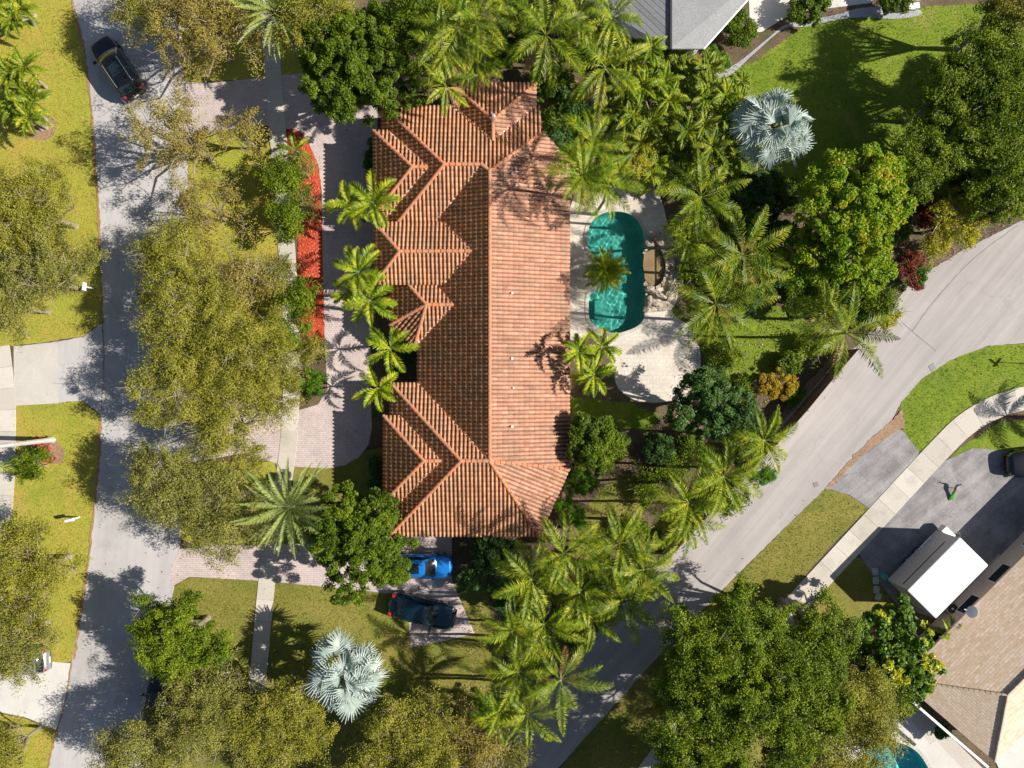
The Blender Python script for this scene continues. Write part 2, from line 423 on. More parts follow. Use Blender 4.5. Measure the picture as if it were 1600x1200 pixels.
M['pan_side'] = tile_mat('pan_side', [(0, (0.18, 0.085, 0.05)), (1, (0.24, 0.115, 0.065))], (0.12, 0.08, 0.05), 0.7)
M['cap'] = tile_mat('cap', [(0, (0.46, 0.19, 0.10)), (0.6, (0.56, 0.25, 0.135)), (1, (0.62, 0.19, 0.09))], (0.36, 0.21, 0.13), 0.6)

def shingle_mat(name, c1, c2, mort, ang, bw, rh):
    m, nt, b = new_mat(name)
    mp = N(nt, 'ShaderNodeMapping'); mp.inputs['Rotation'].default_value = (0, 0, ang)
    nt.links.new(objco(nt), mp.inputs['Vector'])
    br = N(nt, 'ShaderNodeTexBrick'); br.offset = 0.5
    br.inputs['Scale'].default_value = 1; br.inputs['Brick Width'].default_value = bw; br.inputs['Row Height'].default_value = rh
    br.inputs['Mortar Size'].default_value = 0.02; br.inputs['Mortar Smooth'].default_value = 0.4; br.inputs['Bias'].default_value = -0.1
    br.inputs['Color1'].default_value = (*c1, 1); br.inputs['Color2'].default_value = (*c2, 1); br.inputs['Mortar'].default_value = (*mort, 1)
    nt.links.new(mp.outputs[0], br.inputs['Vector'])
    col = mixc(nt, 1.0, br.outputs['Color'], ramp(nt, noise(nt, 6, 5, 0.7), [(0.3, grey(0.82)), (0.7, grey(1.15))]), 'MULTIPLY')
    nt.links.new(col, b.inputs['Base Color']); b.inputs['Roughness'].default_value = 0.9
    bump(nt, b, br.outputs['Fac'], 0.4, -0.02)
    return m

# ------------------------------------------------------------------ ground sheets
def smooth_loop(pts, closed=True, n=6):
    """Catmull-Rom through px points"""
    pts = [np.array(p, float) for p in pts]; m = len(pts); out = []
    for i in range(m if closed else m - 1):
        p0, p1, p2, p3 = [pts[(i + k) % m] if closed else pts[min(max(i + k, 0), m - 1)] for k in (-1, 0, 1, 2)]
        for t in np.linspace(0, 1, n, endpoint=False):
            out.append(0.5 * ((2 * p1) + (-p0 + p2) * t + (2 * p0 - 5 * p1 + 4 * p2 - p3) * t * t + (-p0 + 3 * p1 - 3 * p2 + p3) * t ** 3))
    if not closed: out.append(pts[-1])
    return out

def rough_edge(pts, amp, step, seed):
    r = rng_(seed); out = []
    for i in range(len(pts)):
        a, b = np.array(pts[i]), np.array(pts[(i + 1) % len(pts)])
        n = max(1, int(np.linalg.norm(b - a) / step))
        for k in range(n):
            out.append(a + (b - a) * k / n + r.normal(0, amp, 2))
    return out

def sheet(name, pts, z, mat, kind='structure', smooth=False, holes=None, amp=0.0, seed=1, label=None):
    if smooth: pts = smooth_loop(pts)
    if amp: pts = rough_edge(pts, amp, 5, seed)
    loops = [[Vector(P(*p[:2])) for p in pts]]
    for h in holes or []: loops.append([Vector(P(*p[:2])) for p in h])
    flat = [v for l in loops for v in l]
    tri = tessellate_polygon(loops)
    mb = MB()
    vs = [(v.x, v.y, z) for v in flat]; fs = []
    for t in tri:
        a, b, c = (flat[i] for i in t)
        s = (b.x - a.x) * (c.y - a.y) - (c.x - a.x) * (b.y - a.y)
        if abs(s) < 1e-9: continue
        fs.append(tuple(t) if s > 0 else tuple(t[::-1]))
    mb.add(vs, fs)
    o = mb.build(name, mat)
    tag(o, label, kind=kind)
    return o

pool_pts = smooth_loop([(962, 330), (985, 335), (1001, 352), (1008, 378), (1009, 430), (1008, 488), (999, 508), (975, 519), (958, 521), (935, 513), (921, 499), (919, 478), (921, 461), (931, 452),
                        (938, 440), (938, 415), (930, 404), (920, 392), (917, 371), (923, 348), (940, 334)])
pool2_pts = smooth_loop([(1395, 1158), (1425, 1168), (1445, 1190), (1458, 1225), (1440, 1265), (1395, 1280), (1355, 1262), (1335, 1225), (1340, 1190), (1362, 1165)])

big = [(-4000, -4000), (5600, -4000), (5600, 5200), (-4000, 5200)]
sheet('ground', big, 0.0, M['soil'], holes=[pool_pts, pool2_pts])

Z1, Z2, Z3, Z4 = 0.012, 0.024, 0.036, 0.048
# lawns
sheet('lawn_verge', [(-300, -200), (112, -200), (112, 0), (128, 60), (142, 160), (152, 300), (159, 450), (161, 500), (130, 525), (60, 536), (22, 540), (-300, 545)], Z1, M['grass_dry'], amp=0.6)
sheet('lawn_corner', [(24, 634), (130, 626), (158, 652), (152, 760), (135, 900), (112, 1034), (60, 1040), (-300, 1050), (-300, 785), (14, 785)], Z1, M['grass_dry'], amp=0.6)
sheet('lawn_roadside', [(-300, 1108), (0, 1115), (45, 1125), (88, 1141), (72, 1215), (40, 1400), (-300, 1400)], Z1, M['grass_dry'], amp=0.6)
sheet('lawn_median', [(292, 206), (412, 196), (428, 250), (440, 380), (448, 500), (440, 620), (370, 622), (290, 640), (292, 400)], Z1, M['grass_dry'], amp=0.8)
sheet('lawn_front', [(265, 722), (430, 722), (440, 800), (430, 850), (300, 850), (262, 830)], Z1, M['grass_dry'], amp=0.8)
sheet('lawn_top', [(270, -200), (520, -200), (520, 116), (430, 122), (290, 128), (272, 60)], Z1, M['grass_dry'], amp=0.8)
sheet('lawn_side', [(262, 925), (290, 902), (405, 905), (535, 918), (640, 930), (760, 900), (780, 1080), (730, 1190), (600, 1400), (180, 1400), (215, 1200), (240, 1060)], Z1, M['grass_mixed'], amp=0.6)
sheet('lawn_bed', [(455, 720), (600, 700), (600, 880), (440, 870)], Z1, M['grass_mixed'], amp=0.6)
sheet('lawn_backyard', [(892, 620), (985, 630), (1030, 650), (1010, 672), (950, 668), (892, 700)], Z1, M['grass_green'], amp=1.5, seed=5)
sheet('lawn_backyard', [(895, 830), (925, 780), (965, 742), (1020, 735), (1030, 760), (985, 830), (935, 885), (880, 880)], Z1, M['grass_mixed'], amp=2.0, seed=15)
sheet('lawn_poolside', [(1085, 505), (1180, 470), (1260, 490), (1262, 560), (1200, 590), (1110, 600)], Z1, M['grass_green'], amp=1.2, seed=6)
sheet('lawn_neighbour', [(1110, 122), (1180, 95), (1260, 38), (1450, 10), (1560, 5), (1650, 60), (1650, 330), (1400, 330), (1220, 330), (1120, 260)], Z1, M['grass_green'], amp=0.8)
sheet('lawn_island', smooth_loop([(1600, 538), (1545, 541), (1490, 560), (1445, 588), (1412, 622), (1406, 655), (1420, 690), (1436, 706), (1478, 672), (1510, 645), (1540, 628), (1700, 600), (1850, 560), (1700, 540)], n=4), Z1, M['grass_green'], amp=0.5)
sheet('lawn_strip', [(1288, 764), (1320, 770), (1358, 793), (1300, 850), (1215, 950), (1110, 1080), (985, 1215), (870, 1400), (790, 1400), (870, 1205), (1010, 1040), (1130, 922)], Z1, M['grass_mixed'], amp=0.6)
sheet('lawn_corner_right', [(1465, 735), (1500, 700), (1560, 660), (1700, 650), (1800, 700), (1590, 705)], Z1, M['grass_green'], amp=0.6)
sheet('lawn_shed', [(1338, 870), (1355, 880), (1400, 950), (1440, 1000), (1440, 1100), (1300, 1130), (1180, 1200), (1000, 1400), (960, 1400), (1070, 1170), (1235, 975)], Z1, M['grass_mixed'], amp=0.6)

# roads
road_l = [(112, -200), (112, 0), (128, 60), (142, 160), (152, 300), (159, 450), (161, 520), (158, 640), (151, 760), (135, 900), (116, 1015), (75, 1200), (40, 1400),
          (185, 1400), (222, 1200), (250, 1060), (264, 960), (280, 880), (286, 780), (290, 640), (293, 450), (294, 300), (292, 180), (284, 60), (272, -200)]
sheet('road_left', road_l, Z2, M['asphalt_left'], amp=0.35)
road_r = [(1900, 200), (1700, 290), (1600, 343), (1500, 393), (1425, 440), (1350, 530), (1280, 595), (1230, 650), (1150, 745), (1050, 862), (945, 975), (850, 1075), (755, 1175), (690, 1250), (560, 1400),
          (750, 1400), (872, 1200), (1015, 1040), (1130, 920), (1200, 850), (1290, 762), (1390, 662), (1408, 628), (1440, 592), (1485, 562), (1545, 540), (1600, 536), (1900, 520)]
sheet('road_right', road_r, Z2, M['asphalt_right'], amp=0.35)
sheet('driveway_apron', [(1393, 668), (1410, 672), (1437, 708), (1358, 794), (1325, 772), (1288, 763), (1335, 715)], Z3, M['asphalt_dark'], amp=0.4)
sheet('dirt_strip', [(1292, 759), (1345, 700), (1395, 655), (1410, 640), (1414, 668), (1396, 676), (1345, 712), (1296, 764)], Z3 + 0.006, M['mulch_tan'], amp=1.0)
sheet('driveway_right', [(1476, 720), (1520, 700), (1585, 706), (1800, 690), (1800, 1000), (1600, 1000), (1500, 980), (1400, 945), (1352, 882), (1340, 862)], Z2 + 0.006, M['asphalt_dark'], amp=0.3)
# pavers: half-round drive
sheet('driveway_pavers', [(290, 128), (330, 130), (404, 122), (440, 117), (500, 113), (590, 112), (590, 300), (581, 420), (579, 590), (581, 670), (576, 695), (560, 715), (538, 727), (510, 732), (462, 729),
       (432, 724), (380, 708), (300, 722), (286, 722), (289, 640), (370, 622), (428, 640), (470, 640), (497, 632), (512, 608), (510, 580), (507, 520), (504, 400), (503, 300), (498, 262), (486, 232), (466, 206),
       (430, 196), (392, 198), (340, 205), (292, 206)], Z2 + 0.006, M['paver'])
sheet('driveway_garage', [(280, 858), (340, 852), (470, 850), (560, 846), (620, 838), (706, 838), (706, 905), (720, 940), (742, 990), (690, 1002), (641, 1012), (637, 930), (560, 922), (420, 908), (296, 901), (266, 918), (268, 890)], Z2 + 0.006, M['paver'])
sheet('red_mulch_bed', smooth_loop([(450, 204), (474, 210), (490, 240), (499, 268), (502, 320), (504, 400), (507, 520), (500, 540), (474, 536), (466, 480), (466, 380), (462, 300), (452, 250)], n=4), Z3, M['red_mulch'], amp=0.7)
sheet('driveway_left', [(25, 541), (90, 534), (132, 526), (161, 503), (161, 650), (130, 626), (24, 634)], Z3, M['asphalt_left'], amp=0.3)
sheet('driveway_slab', [(22, 541), (92, 536), (92, 630), (22, 634)], Z4, M['concrete'])
sheet('driveway_white', [(-200, 1036), (60, 1032), (111, 1036), (104, 1085), (89, 1141), (45, 1122), (0, 1112), (-200, 1105)], Z3, M['concrete_white'])
sheet('gravel_path', smooth_loop([(1108, 120), (1150, 100), (1200, 60), (1230, 38), (1300, 25), (1350, 12), (1420, 12), (1440, 22), (1400, 30), (1330, 28), (1260, 42), (1225, 45), (1180, 82), (1140, 118)], n=4), Z3, M['gravel'])
sheet('neighbour_patio', [(1168, -60), (1400, -60), (1360, 5), (1240, 20), (1190, 50), (1172, 52)], Z2, M['concrete_white'])
deck = smooth_loop([(886, 330), (915, 322), (940, 300), (970, 284), (1000, 278), (1022, 292), (1035, 318), (1042, 345), (1055, 380), (1062, 420), (1058, 465), (1052, 490), (1078, 512), (1094, 550), (1090, 590), (1068, 618), (1030, 629),
                    (990, 624), (965, 605), (957, 570), (948, 535), (925, 520), (886, 520)], n=5)
sheet('pool_deck', deck, Z3, M['deck'], holes=[pool_pts])
deck2 = [(1320, 1128), (1405, 1128), (1420, 1120), (1452, 1163), (1462, 1156), (1560, 1262), (1640, 1300), (1640, 1420), (1300, 1420)]
sheet('neighbour_deck', deck2, Z3, M['concrete_white'], holes=[pool2_pts])
sheet('house_path', [(1418, 1120), (1440, 1105), (1560, 1225), (1620, 1300), (1560, 1262), (1462, 1156), (1452, 1163)], Z2 + 0.004, M['concrete'])
sheet('house_terrace', [(1554, 1187), (1575, 1160), (1700, 1060), (1700, 1300), (1600, 1290)], Z3 + 0.02, M['concrete_white'])
sheet('service_pad', [(1440, 1000), (1475, 960), (1560, 865), (1600, 900), (1500, 1010)], Z3, M['concrete'])
sheet('tree_bed_left', smooth_loop([(62, 178), (80, 180), (88, 200), (75, 218), (50, 216), (45, 195)]), Z2, M['mulch_tan'], amp=0.5)
sheet('tree_bed_royal', smooth_loop([(70, 684), (88, 688), (100, 705), (97, 722), (84, 724), (72, 712)]), Z2, M['mulch_tan'], amp=0.5)
sheet('verge_mulch', [(1300, 556), (1345, 540), (1290, 590), (1235, 652), (1160, 742), (1060, 858), (1045, 850), (1150, 728), (1225, 640)], Z1 + 0.006, M['mulch_tan'], amp=1.2)
# thin dirt lines where lawn meets road
def strip(name, pts, wpx, z, mat, seed=3, amp=0.6, **kw):
    pts = smooth_loop(pts, closed=False, n=5); L = []; R = []
    for i, p in enumerate(pts):
        t = pts[min(i + 1, len(pts) - 1)] - pts[max(i - 1, 0)]; t /= np.linalg.norm(t) + 1e-9
        nn = np.array((-t[1], t[0])); L.append(p + nn * wpx / 2); R.append(p - nn * wpx / 2)
    return sheet(name, L + R[::-1], z, mat, amp=amp, seed=seed, **kw)
strip('road_edge_dirt', [(112, -60), (113, 0), (128, 60), (142, 160), (152, 300), (159, 450), (161, 505)], 3.5, Z3, M['dirt_edge'], amp=0.8)
strip('road_edge_dirt', [(158, 652), (151, 760), (135, 900), (116, 1030)], 3.5, Z3, M['dirt_edge'], amp=0.8)
strip('road_edge_dirt', [(90, 1140), (75, 1200), (60, 1260)], 3.0, Z3, M['dirt_edge'], amp=0.8)
strip('road_joint', [(160, 500), (163, 560), (159, 640)], 1.2, Z4 + 0.004, M['dirt_edge'], amp=0.3)
strip('road_edge_dirt', [(112, 1034), (104, 1088), (89, 1142)], 2.5, Z3 + 0.006, M['dirt_edge'], amp=0.4)
strip('road_joint', [(1408, 503), (1440, 530), (1462, 548)], 0.8, Z3, M['asphalt_dark'], amp=0.2)
strip('road_joint', [(1590, 352), (1520, 405), (1460, 470), (1425, 518)], 0.8, Z3, M['asphalt_dark'], amp=0.2)

# pavements made of slabs
def slabs(name, cl, wpx, z, step=1.5, gap=0.015, mat=None):
    pts = [P(*p)[:2] for p in smooth_loop(cl, closed=False, n=8)]
    d = [0]
    for a, b in zip(pts[:-1], pts[1:]): d.append(d[-1] + np.linalg.norm(b - a))
    tot = d[-1]; xs = np.array([p[0] for p in pts]); ys = np.array([p[1] for p in pts])
    def at(s):
        p = np.array((np.interp(s, d, xs), np.interp(s, d, ys)))
        q = np.array((np.interp(s + 0.05, d, xs), np.interp(s + 0.05, d, ys))) - np.array((np.interp(s - 0.05, d, xs), np.interp(s - 0.05, d, ys)))
        q /= np.linalg.norm(q) + 1e-9
        return p, np.array((-q[1], q[0]))
    mb = MB(); s = 0.06; hw = wpx / PPM / 2
    while s < tot - 0.1:
        e = min(s + step - gap, tot - 0.06)
        ring = []
        ks = np.linspace(s, e, 4)
        for k in ks: p, n_ = at(k); ring.append(p + n_ * hw)
        for k in ks[::-1]: p, n_ = at(k); ring.append(p - n_ * hw)
        mb.prism(ring, 0.0, z)
        s += step
    o = mb.build(name, mat or M['walk']); tag(o, kind='structure'); return o
slabs('sidewalk_front', [(416, -60), (419, 0), (427, 118), (437, 240), (449, 400), (456, 520), (455, 620), (448, 720), (425, 850), (416, 920), (406, 1030), (392, 1200), (385, 1300)], 26, 0.06)
slabs('sidewalk_left', [(-2, 540), (5, 600), (8, 660), (4, 780), (-10, 900)], 34, 0.055, mat=M['walk'])
slabs('sidewalk_right', [(1720, 600), (1620, 618), (1560, 634), (1510, 662), (1468, 702), (1400, 775), (1340, 840), (1275, 910), (1205, 985), (1120, 1080), (1040, 1172), (960, 1280)], 36, 0.06)

# ------------------------------------------------------------------ pools
def pool(name, pts, floor_mat, depth, label, side, group=None):
    c = np.mean([P(*p) for p in pts], axis=0)
    root = thing(name, label, 'pool', (c[0], c[1], 0), group=group)
    ring = [P(*p)[:2] for p in pts]
    n = len(ring); rings = []
    for k, (z, s) in enumerate([(0.03, 1.0), (-0.5, 1.0), (-depth + 0.25, 0.985), (-depth + 0.05, 0.95), (-depth, 0.85)]):
        rings.append([(c[0] + (x - c[0]) * s, c[1] + (y - c[1]) * s, z) for x, y in ring])
    mb = MB()
    fs = []
    for k in range(len(rings) - 1):
        for i in range(n):
            j = (i + 1) % n
            fs.append((k * n + i, k * n + j, (k + 1) * n + j, (k + 1) * n + i))
    base = (len(rings) - 1) * n
    tri = tessellate_polygon([[Vector(v) for v in rings[-1]]])
    for t in tri: fs.append(tuple(base + i for i in t))
    mb.add([v for r in rings for v in r], fs)
    basin = mb.build('basin', floor_mat, root)
    # rim tiles
    cp = MB(); loop = ring + [ring[0], ring[1]]
    for i in range(n):
        a, b = np.array(ring[i]), np.array(ring[(i + 1) % n])
        pr, nx = np.array(ring[i - 1]), np.array(ring[(i + 2) % n])
        ta = b - pr; ta /= np.linalg.norm(ta); tb = nx - a; tb /= np.linalg.norm(tb)
        na = np.array((ta[1], -ta[0])); nb = np.array((tb[1], -tb[0]))
        if np.dot(na, a - c[:2]) < 0 and np.dot(nb, b - c[:2]) < 0: pass
        sgn = SIGN[name]
        a2, b2 = a + na * 0.22 * sgn, b + nb * 0.22 * sgn
        ai, bi = a - na * 0.03 * sgn, b - nb * 0.03 * sgn
        g = (b - a) * 0.03
        cp.prism([ai + g, bi - g, b2 - g, a2 + g], 0.02, 0.075)
    cp.build('coping', M['walk'], root)
    return root, c, ring

def area(pts):
    return sum(pts[i][0] * pts[(i + 1) % len(pts)][1] - pts[(i + 1) % len(pts)][0] * pts[i][1] for i in range(len(pts)))
SIGN = {'swimming_pool': 1 if area([P(*p) for p in pool_pts]) > 0 else -1, 'garden_pool': 1 if area([P(*p) for p in pool2_pts]) > 0 else -1}

def pool_floor(name, c1, c2, c3):
    m, nt, b = new_mat(name)
    v = N(nt, 'ShaderNodeTexVoronoi'); v.inputs['Scale'].default_value = 9.0
    nt.links.new(objco(nt), v.inputs['Vector'])
    col = mixc(nt, ramp(nt, v.outputs['Color'], [(0, grey(0)), (1, grey(1))]), c1, c2)
    col = mixc(nt, ramp(nt, noise(nt, 1.0, 4), [(0.4, grey(0)), (0.7, grey(0.7))]), col, c3)
    nt.links.new(col, b.inputs['Base Color']); b.inputs['Roughness'].default_value = 0.6
    return m
M['pool_teal'] = pool_floor('pool_teal', (0.045, 0.37, 0.31), (0.10, 0.48, 0.41), (0.02, 0.27, 0.24))
M['pool_aqua'] = pool_floor('pool_aqua', (0.03, 0.52, 0.60), (0.10, 0.66, 0.72), (0.03, 0.45, 0.55))
mw, ntw, bw_ = new_mat('water')
for n_ in list(ntw.nodes):
    if n_.type != 'OUTPUT_MATERIAL': ntw.nodes.remove(n_)
gl = N(ntw, 'ShaderNodeBsdfGlass'); gl.inputs['IOR'].default_value = 1.33; gl.inputs['Roughness'].default_value = 0.0
gl.inputs['Color'].default_value = (0.86, 1.0, 0.98, 1)
ntw.links.new(gl.outputs[0], ntw.nodes['Material Output'].inputs[0])
M['water'] = mw

def water_surface(root, ring, z, cell=0.03, amp=0.014, seed=0):
    xs = np.array([p[0] for p in ring]); ys = np.array([p[1] for p in ring])
    x0, x1, y0, y1 = xs.min() - .1, xs.max() + .1, ys.min() - .1, ys.max() + .1
    nx, ny = int((x1 - x0) / cell), int((y1 - y0) / cell)
    X, Y = np.meshgrid(np.linspace(x0, x1, nx), np.linspace(y0, y1, ny))
    r = rng_(seed); Z = np.zeros_like(X)
    for i in range(26):
        lam = r.uniform(0.22, 0.85); th = r.uniform(0, math.pi * 2); ph = r.uniform(0, 7)
        Z += amp * lam * 0.5 * np.sin((X * math.cos(th) + Y * math.sin(th)) * 2 * math.pi / lam + ph + 0.7 * np.sin(X * 1.3 + Y * 0.9 + i))
    Z /= 3.0
    # inside test
    def inside(px_, py_):
        c = np.zeros(px_.shape, bool); m = len(ring); j = m - 1
        for i in range(m):
            xi, yi = ring[i]; xj, yj = ring[j]
            cond = ((yi > py_) != (yj > py_)) & (px_ < (xj - xi) * (py_ - yi) / (yj - yi + 1e-12) + xi)
            c ^= cond; j = i
        return c
    ins = inside(X, Y)
    gr = ins.copy()
    for dx in (-2, -1, 0, 1, 2):
        for dy in (-2, -1, 0, 1, 2):
            gr |= np.roll(np.roll(ins, dx, 0), dy, 1)
    idx = np.arange(nx * ny).reshape(ny, nx)
    keep = gr[:-1, :-1] & gr[1:, 1:] & gr[1:, :-1] & gr[:-1, 1:]
    F = np.stack([idx[:-1, :-1][keep], idx[:-1, 1:][keep], idx[1:, 1:][keep], idx[1:, :-1][keep]], 1)
    used = np.unique(F); mp = np.full(nx * ny, -1); mp[used] = np.arange(len(used))
    V = np.stack([X.ravel(), Y.ravel(), (Z + z).ravel()], 1)[used]
    return grid_obj('water_surface', V, mp[F], M['water'], root, smooth=True)

pr, pc, ring1 = pool('swimming_pool', pool_pts, M['pool_teal'], 1.05, 'long teal swimming pool with rounded ends beside the tiled roof house', 1)
for k_, (sx_, sy_, dz_) in enumerate([(934, 484, 0.35), (941, 484, 0.62)]):
    a_ = P(sx_, sy_, -dz_); st = MB(); st.box((a_[0] - 0.1 * k_, a_[1], -dz_ - 0.15), (0.45, 1.3 + 0.2 * k_, 0.3)); st.build('step', M['pool_teal'], pr)
ws = water_surface(pr, ring1, -0.06, seed=4)
pr2, pc2, ring2 = pool('garden_pool', pool2_pts, M['pool_aqua'], 1.5, 'bright turquoise pool half hidden by the big oak near the tan roof', 1)
ws2 = water_surface(pr2, ring2, -0.06, seed=9)
sd.cycles.is_caustics_light = True
for o_ in (ws, ws2): o_.cycles.is_caustics_caster = True
for r_ in (pr, pr2):
    for ch in r_.children:
        if ch.name.startswith(('basin', 'step')): ch.cycles.is_caustics_receiver = True

# ------------------------------------------------------------------ tiled roof house
def V3(p): return P(p[0], p[1], p[2])
def VH(p): return P(p[0], p[1], 2.9 + (p[2] - 2.9) * 0.72)      # low-pitched main roof

def clip_u(poly2, u):
    """v intervals of the polygon at a given u"""
    xs = []
    n = len(poly2)
    for i in range(n):
        (u0, v0), (u1, v1) = poly2[i], poly2[(i + 1) % n]
        if (u0 > u) != (u1 > u):
            xs.append(v0 + (v1 - v0) * (u - u0) / (u1 - u0))
    xs.sort()
    return [(xs[i], xs[i + 1]) for i in range(0, len(xs) - 1, 2)]

def tile_face(verts, down=None, pitch=0.268, course=0.36, seed=0):
    """barrel tiles over a planar roof face -> list of vertices of separate quads (shared inside each tile) """
    pts = np.array(verts); c = pts.mean(0)
    u_, s_, vt = np.linalg.svd(pts - c); nrm = vt[2]
    if nrm[2] < 0: nrm = -nrm
    dn = np.array((nrm[0], nrm[1], 0.0)); dn /= np.linalg.norm(dn)
    # snap the downhill direction to the eave directions (straight rows)
    if down is not None: dn = np.array((*down, 0.0)); dn /= np.linalg.norm(dn)
    side = np.cross(nrm, dn); side /= np.linalg.norm(side)
    vdir = np.cross(side, nrm); vdir /= np.linalg.norm(vdir)
    if vdir[2] > 0: vdir = -vdir      # vdir points downhill
    uv = [(float(np.dot(p - c, side)), float(np.dot(p - c, vdir))) for p in pts]
    umin, umax = min(a for a, _ in uv), max(a for a, _ in uv)
    vmax = max(b for _, b in uv)
    prof = [(-0.134, 0.010), (-0.090, 0.0), (-0.074, 0.045), (-0.042, 0.080), (0.0, 0.092), (0.042, 0.080), (0.074, 0.045), (0.090, 0.0), (0.134, 0.010)]
    r = rng_(seed)
    Vs = []; Fs = []; nv = 0; PAN = []
    k0 = int(math.floor(umin / pitch)) - 1; k1 = int(math.ceil(umax / pitch)) + 1
    for k in range(k0, k1 + 1):
        uc = (k + 0.5) * pitch
        cols = []
        for du, dz in prof:
            iv = clip_u(uv, min(max(uc + du, umin + 1e-4), umax - 1e-4)) if umin - 0.02 <= uc + du <= umax + 0.02 else []
            cols.append(iv[0] if iv else None)
        if not any(cols): continue
        lo = min(c_[0] for c_ in cols if c_); hi = max(c_[1] for c_ in cols if c_)
        jn = int(math.ceil((vmax - lo) / course)) + 1
        ph = r.uniform(-0.015, 0.015)
        for j in range(jn):
            b1 = vmax - j * course + ph; a1 = b1 - course      # from uphill a1 to downhill b1
            if b1 < lo or a1 > hi: continue
            lift = r.uniform(-0.006, 0.010)
            vs = []; ok = []
            for (du, dz), cc in zip(prof, cols):
                if cc is None: ok.append(False); vs += [None, None, None]; continue
                a = max(a1 - 0.02, cc[0]); b = min(b1, cc[1])
                if b - a < 0.01: ok.append(False); vs += [None, None, None]; continue
                ok.append(True)
                ha = dz + 0.004; hb = dz + 0.034 + lift
                base = c + side * (uc + du)
                vs += [base + vdir * a + nrm * ha, base + vdir * b + nrm * hb, base + vdir * b + nrm * (dz * 0.6 - 0.004)]
            mapi = {}
            for q in range(len(prof) - 1):
                if not (ok[q] and ok[q + 1]): continue
                ids = []
                for t in (3 * q, 3 * q + 1, 3 * q + 2, 3 * q + 3, 3 * q + 4, 3 * q + 5):
                    if t not in mapi: mapi[t] = nv; Vs.append(vs[t]); nv += 1
                Fs.append((mapi[3 * q], mapi[3 * q + 1], mapi[3 * q + 4], mapi[3 * q + 3]))
                Fs.append((mapi[3 * q + 1], mapi[3 * q + 2], mapi[3 * q + 5], mapi[3 * q + 4]))
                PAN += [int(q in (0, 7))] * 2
    return Vs, Fs, nrm, PAN

E = 2.9
B = (765, 720, 5.15); A = (720, 720, 5.12); R_ = (765, 267, 5.15); A2 = (694, 257, 4.95); A3 = (752, 257, 4.97)
T = (666, 476, 4.07); T2 = (709, 476, 4.07); Mq = (624, 393, 4.61); M2 = (737, 392, 4.61)
K = (770, 188, 4.16); K2 = (770, 220, 4.16); NB = (644, 261, 4.47); NB2 = (669, 261, 4.47); SB = (662, 720, 4.53); SB2 = (689, 720, 4.53)
W_, E_, N_, S_ = (-1, 0), (1, 0), (0, 1), (0, -1)
faces = [
 ('east', [R_, (848, 207, 3.68), (890, 250, E), (890, 733, E), B], E_),
 ('east', [B, (890, 733, E), (843, 838, E)], None),
 ('side', [A, B, (843, 838, E), (608, 838, E)], S_),
 ('west', [A, (608, 838, E), (610, 598, E)], W_),
 ('side', [A, (610, 598, E), (652, 598, E), B], N_),
 ('west', [R_, B, (652, 598, E), (652, 383, E), A3], W_),
 ('side', [T, T2, (652, 412, E), (609, 412, E)], N_),
 ('west', [T, (609, 412, E), (609, 508, E)], W_),
 ('side', [T, (609, 508, E), (647, 543, E)], None),
 ('side', [T, (647, 543, E), T2], S_),
 ('side', [Mq, M2, (693, 347, 3.7), (584, 347, 3.7)], N_),
 ('side', [Mq, (584, 445, 3.7), (693, 445, 3.7), M2], S_),
 ('west', [Mq, (584, 347, 3.7), (584, 445, 3.7)], W_),
 ('side', [A2, A3, (652, 383, E), (593, 383, E)], S_),
 ('west', [A2, (593, 383, E), (597, 165, E)], W_),
 ('side', [A2, (597, 165, E), (843, 165, E), (848, 207, 3.72), R_, A3], N_),
 ('west', [K, K2, (705, 165, E), (705, 130, E)], W_),
 ('east', [K, (838, 130, E), (838, 165, E), K2], E_),
 ('side', [K, (705, 130, E), (838, 130, E)], N_),
 ('west', [NB, (583, 204, 3.17), (583, 338, 3.17)], W_),
 ('side', [NB, NB2, (606, 204, 3.17), (583, 204, 3.17)], N_),
 ('side', [NB, (583, 338, 3.17), (606, 338, 3.17), NB2], S_),
 ('west', [SB, (599, 649, 3.22), (599, 785, 3.22)], W_),
 ('side', [SB, SB2, (625, 649, 3.22), (599, 649, 3.22)], N_),
 ('side', [SB, (599, 785, 3.22), (625, 785, 3.22), SB2], S_),
]
hc = P(740, 480)
house = thing('tiled_house', 'large single storey house with orange barrel tile hipped roof in the centre', 'house', (hc[0], hc[1], 0))
roofP = {'east': [], 'west': [], 'side': []}; roofV = {'east': [], 'west': [], 'side': []}; roofF = {'east': [], 'west': [], 'side': []}
under = MB()
for i, (kd, vs, dn) in enumerate(faces):
    wv = [VH(p) for p in vs]
    Vs, Fs, nrm, pan = tile_face(wv, dn, seed=i)
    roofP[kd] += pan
    o = len(roofV[kd]); roofV[kd] += Vs; roofF[kd] += [tuple(a + o for a in f) for f in Fs]
    n = len(wv)
    dz = np.array((0, 0, 0.035)); dz2 = np.array((0, 0, 0.17))
    under.add([v - dz for v in wv] + [v - dz2 for v in wv], [tuple(range(n)), tuple(range(2 * n - 1, n - 1, -1))] + [(k, n + k, n + (k + 1) % n, (k + 1) % n) for k in range(n)])
roof = under.build('roof', M['fascia'], house)
for kd, lab in (('west', 'weathered orange brown barrel tiles of the street side'), ('east', 'pale salmon barrel tiles of the pool side'), ('side', 'striped terracotta barrel tiles of the end slopes')):
    o = grid_obj('tile_slope', np.array(roofV[kd]), np.array(roofF[kd]), M['tile_' + kd], roof)
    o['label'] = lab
    o.data.materials.append(M['pan_' + kd]); o.data.polygons.foreach_set('material_index', np.array(roofP[kd], np.int32))

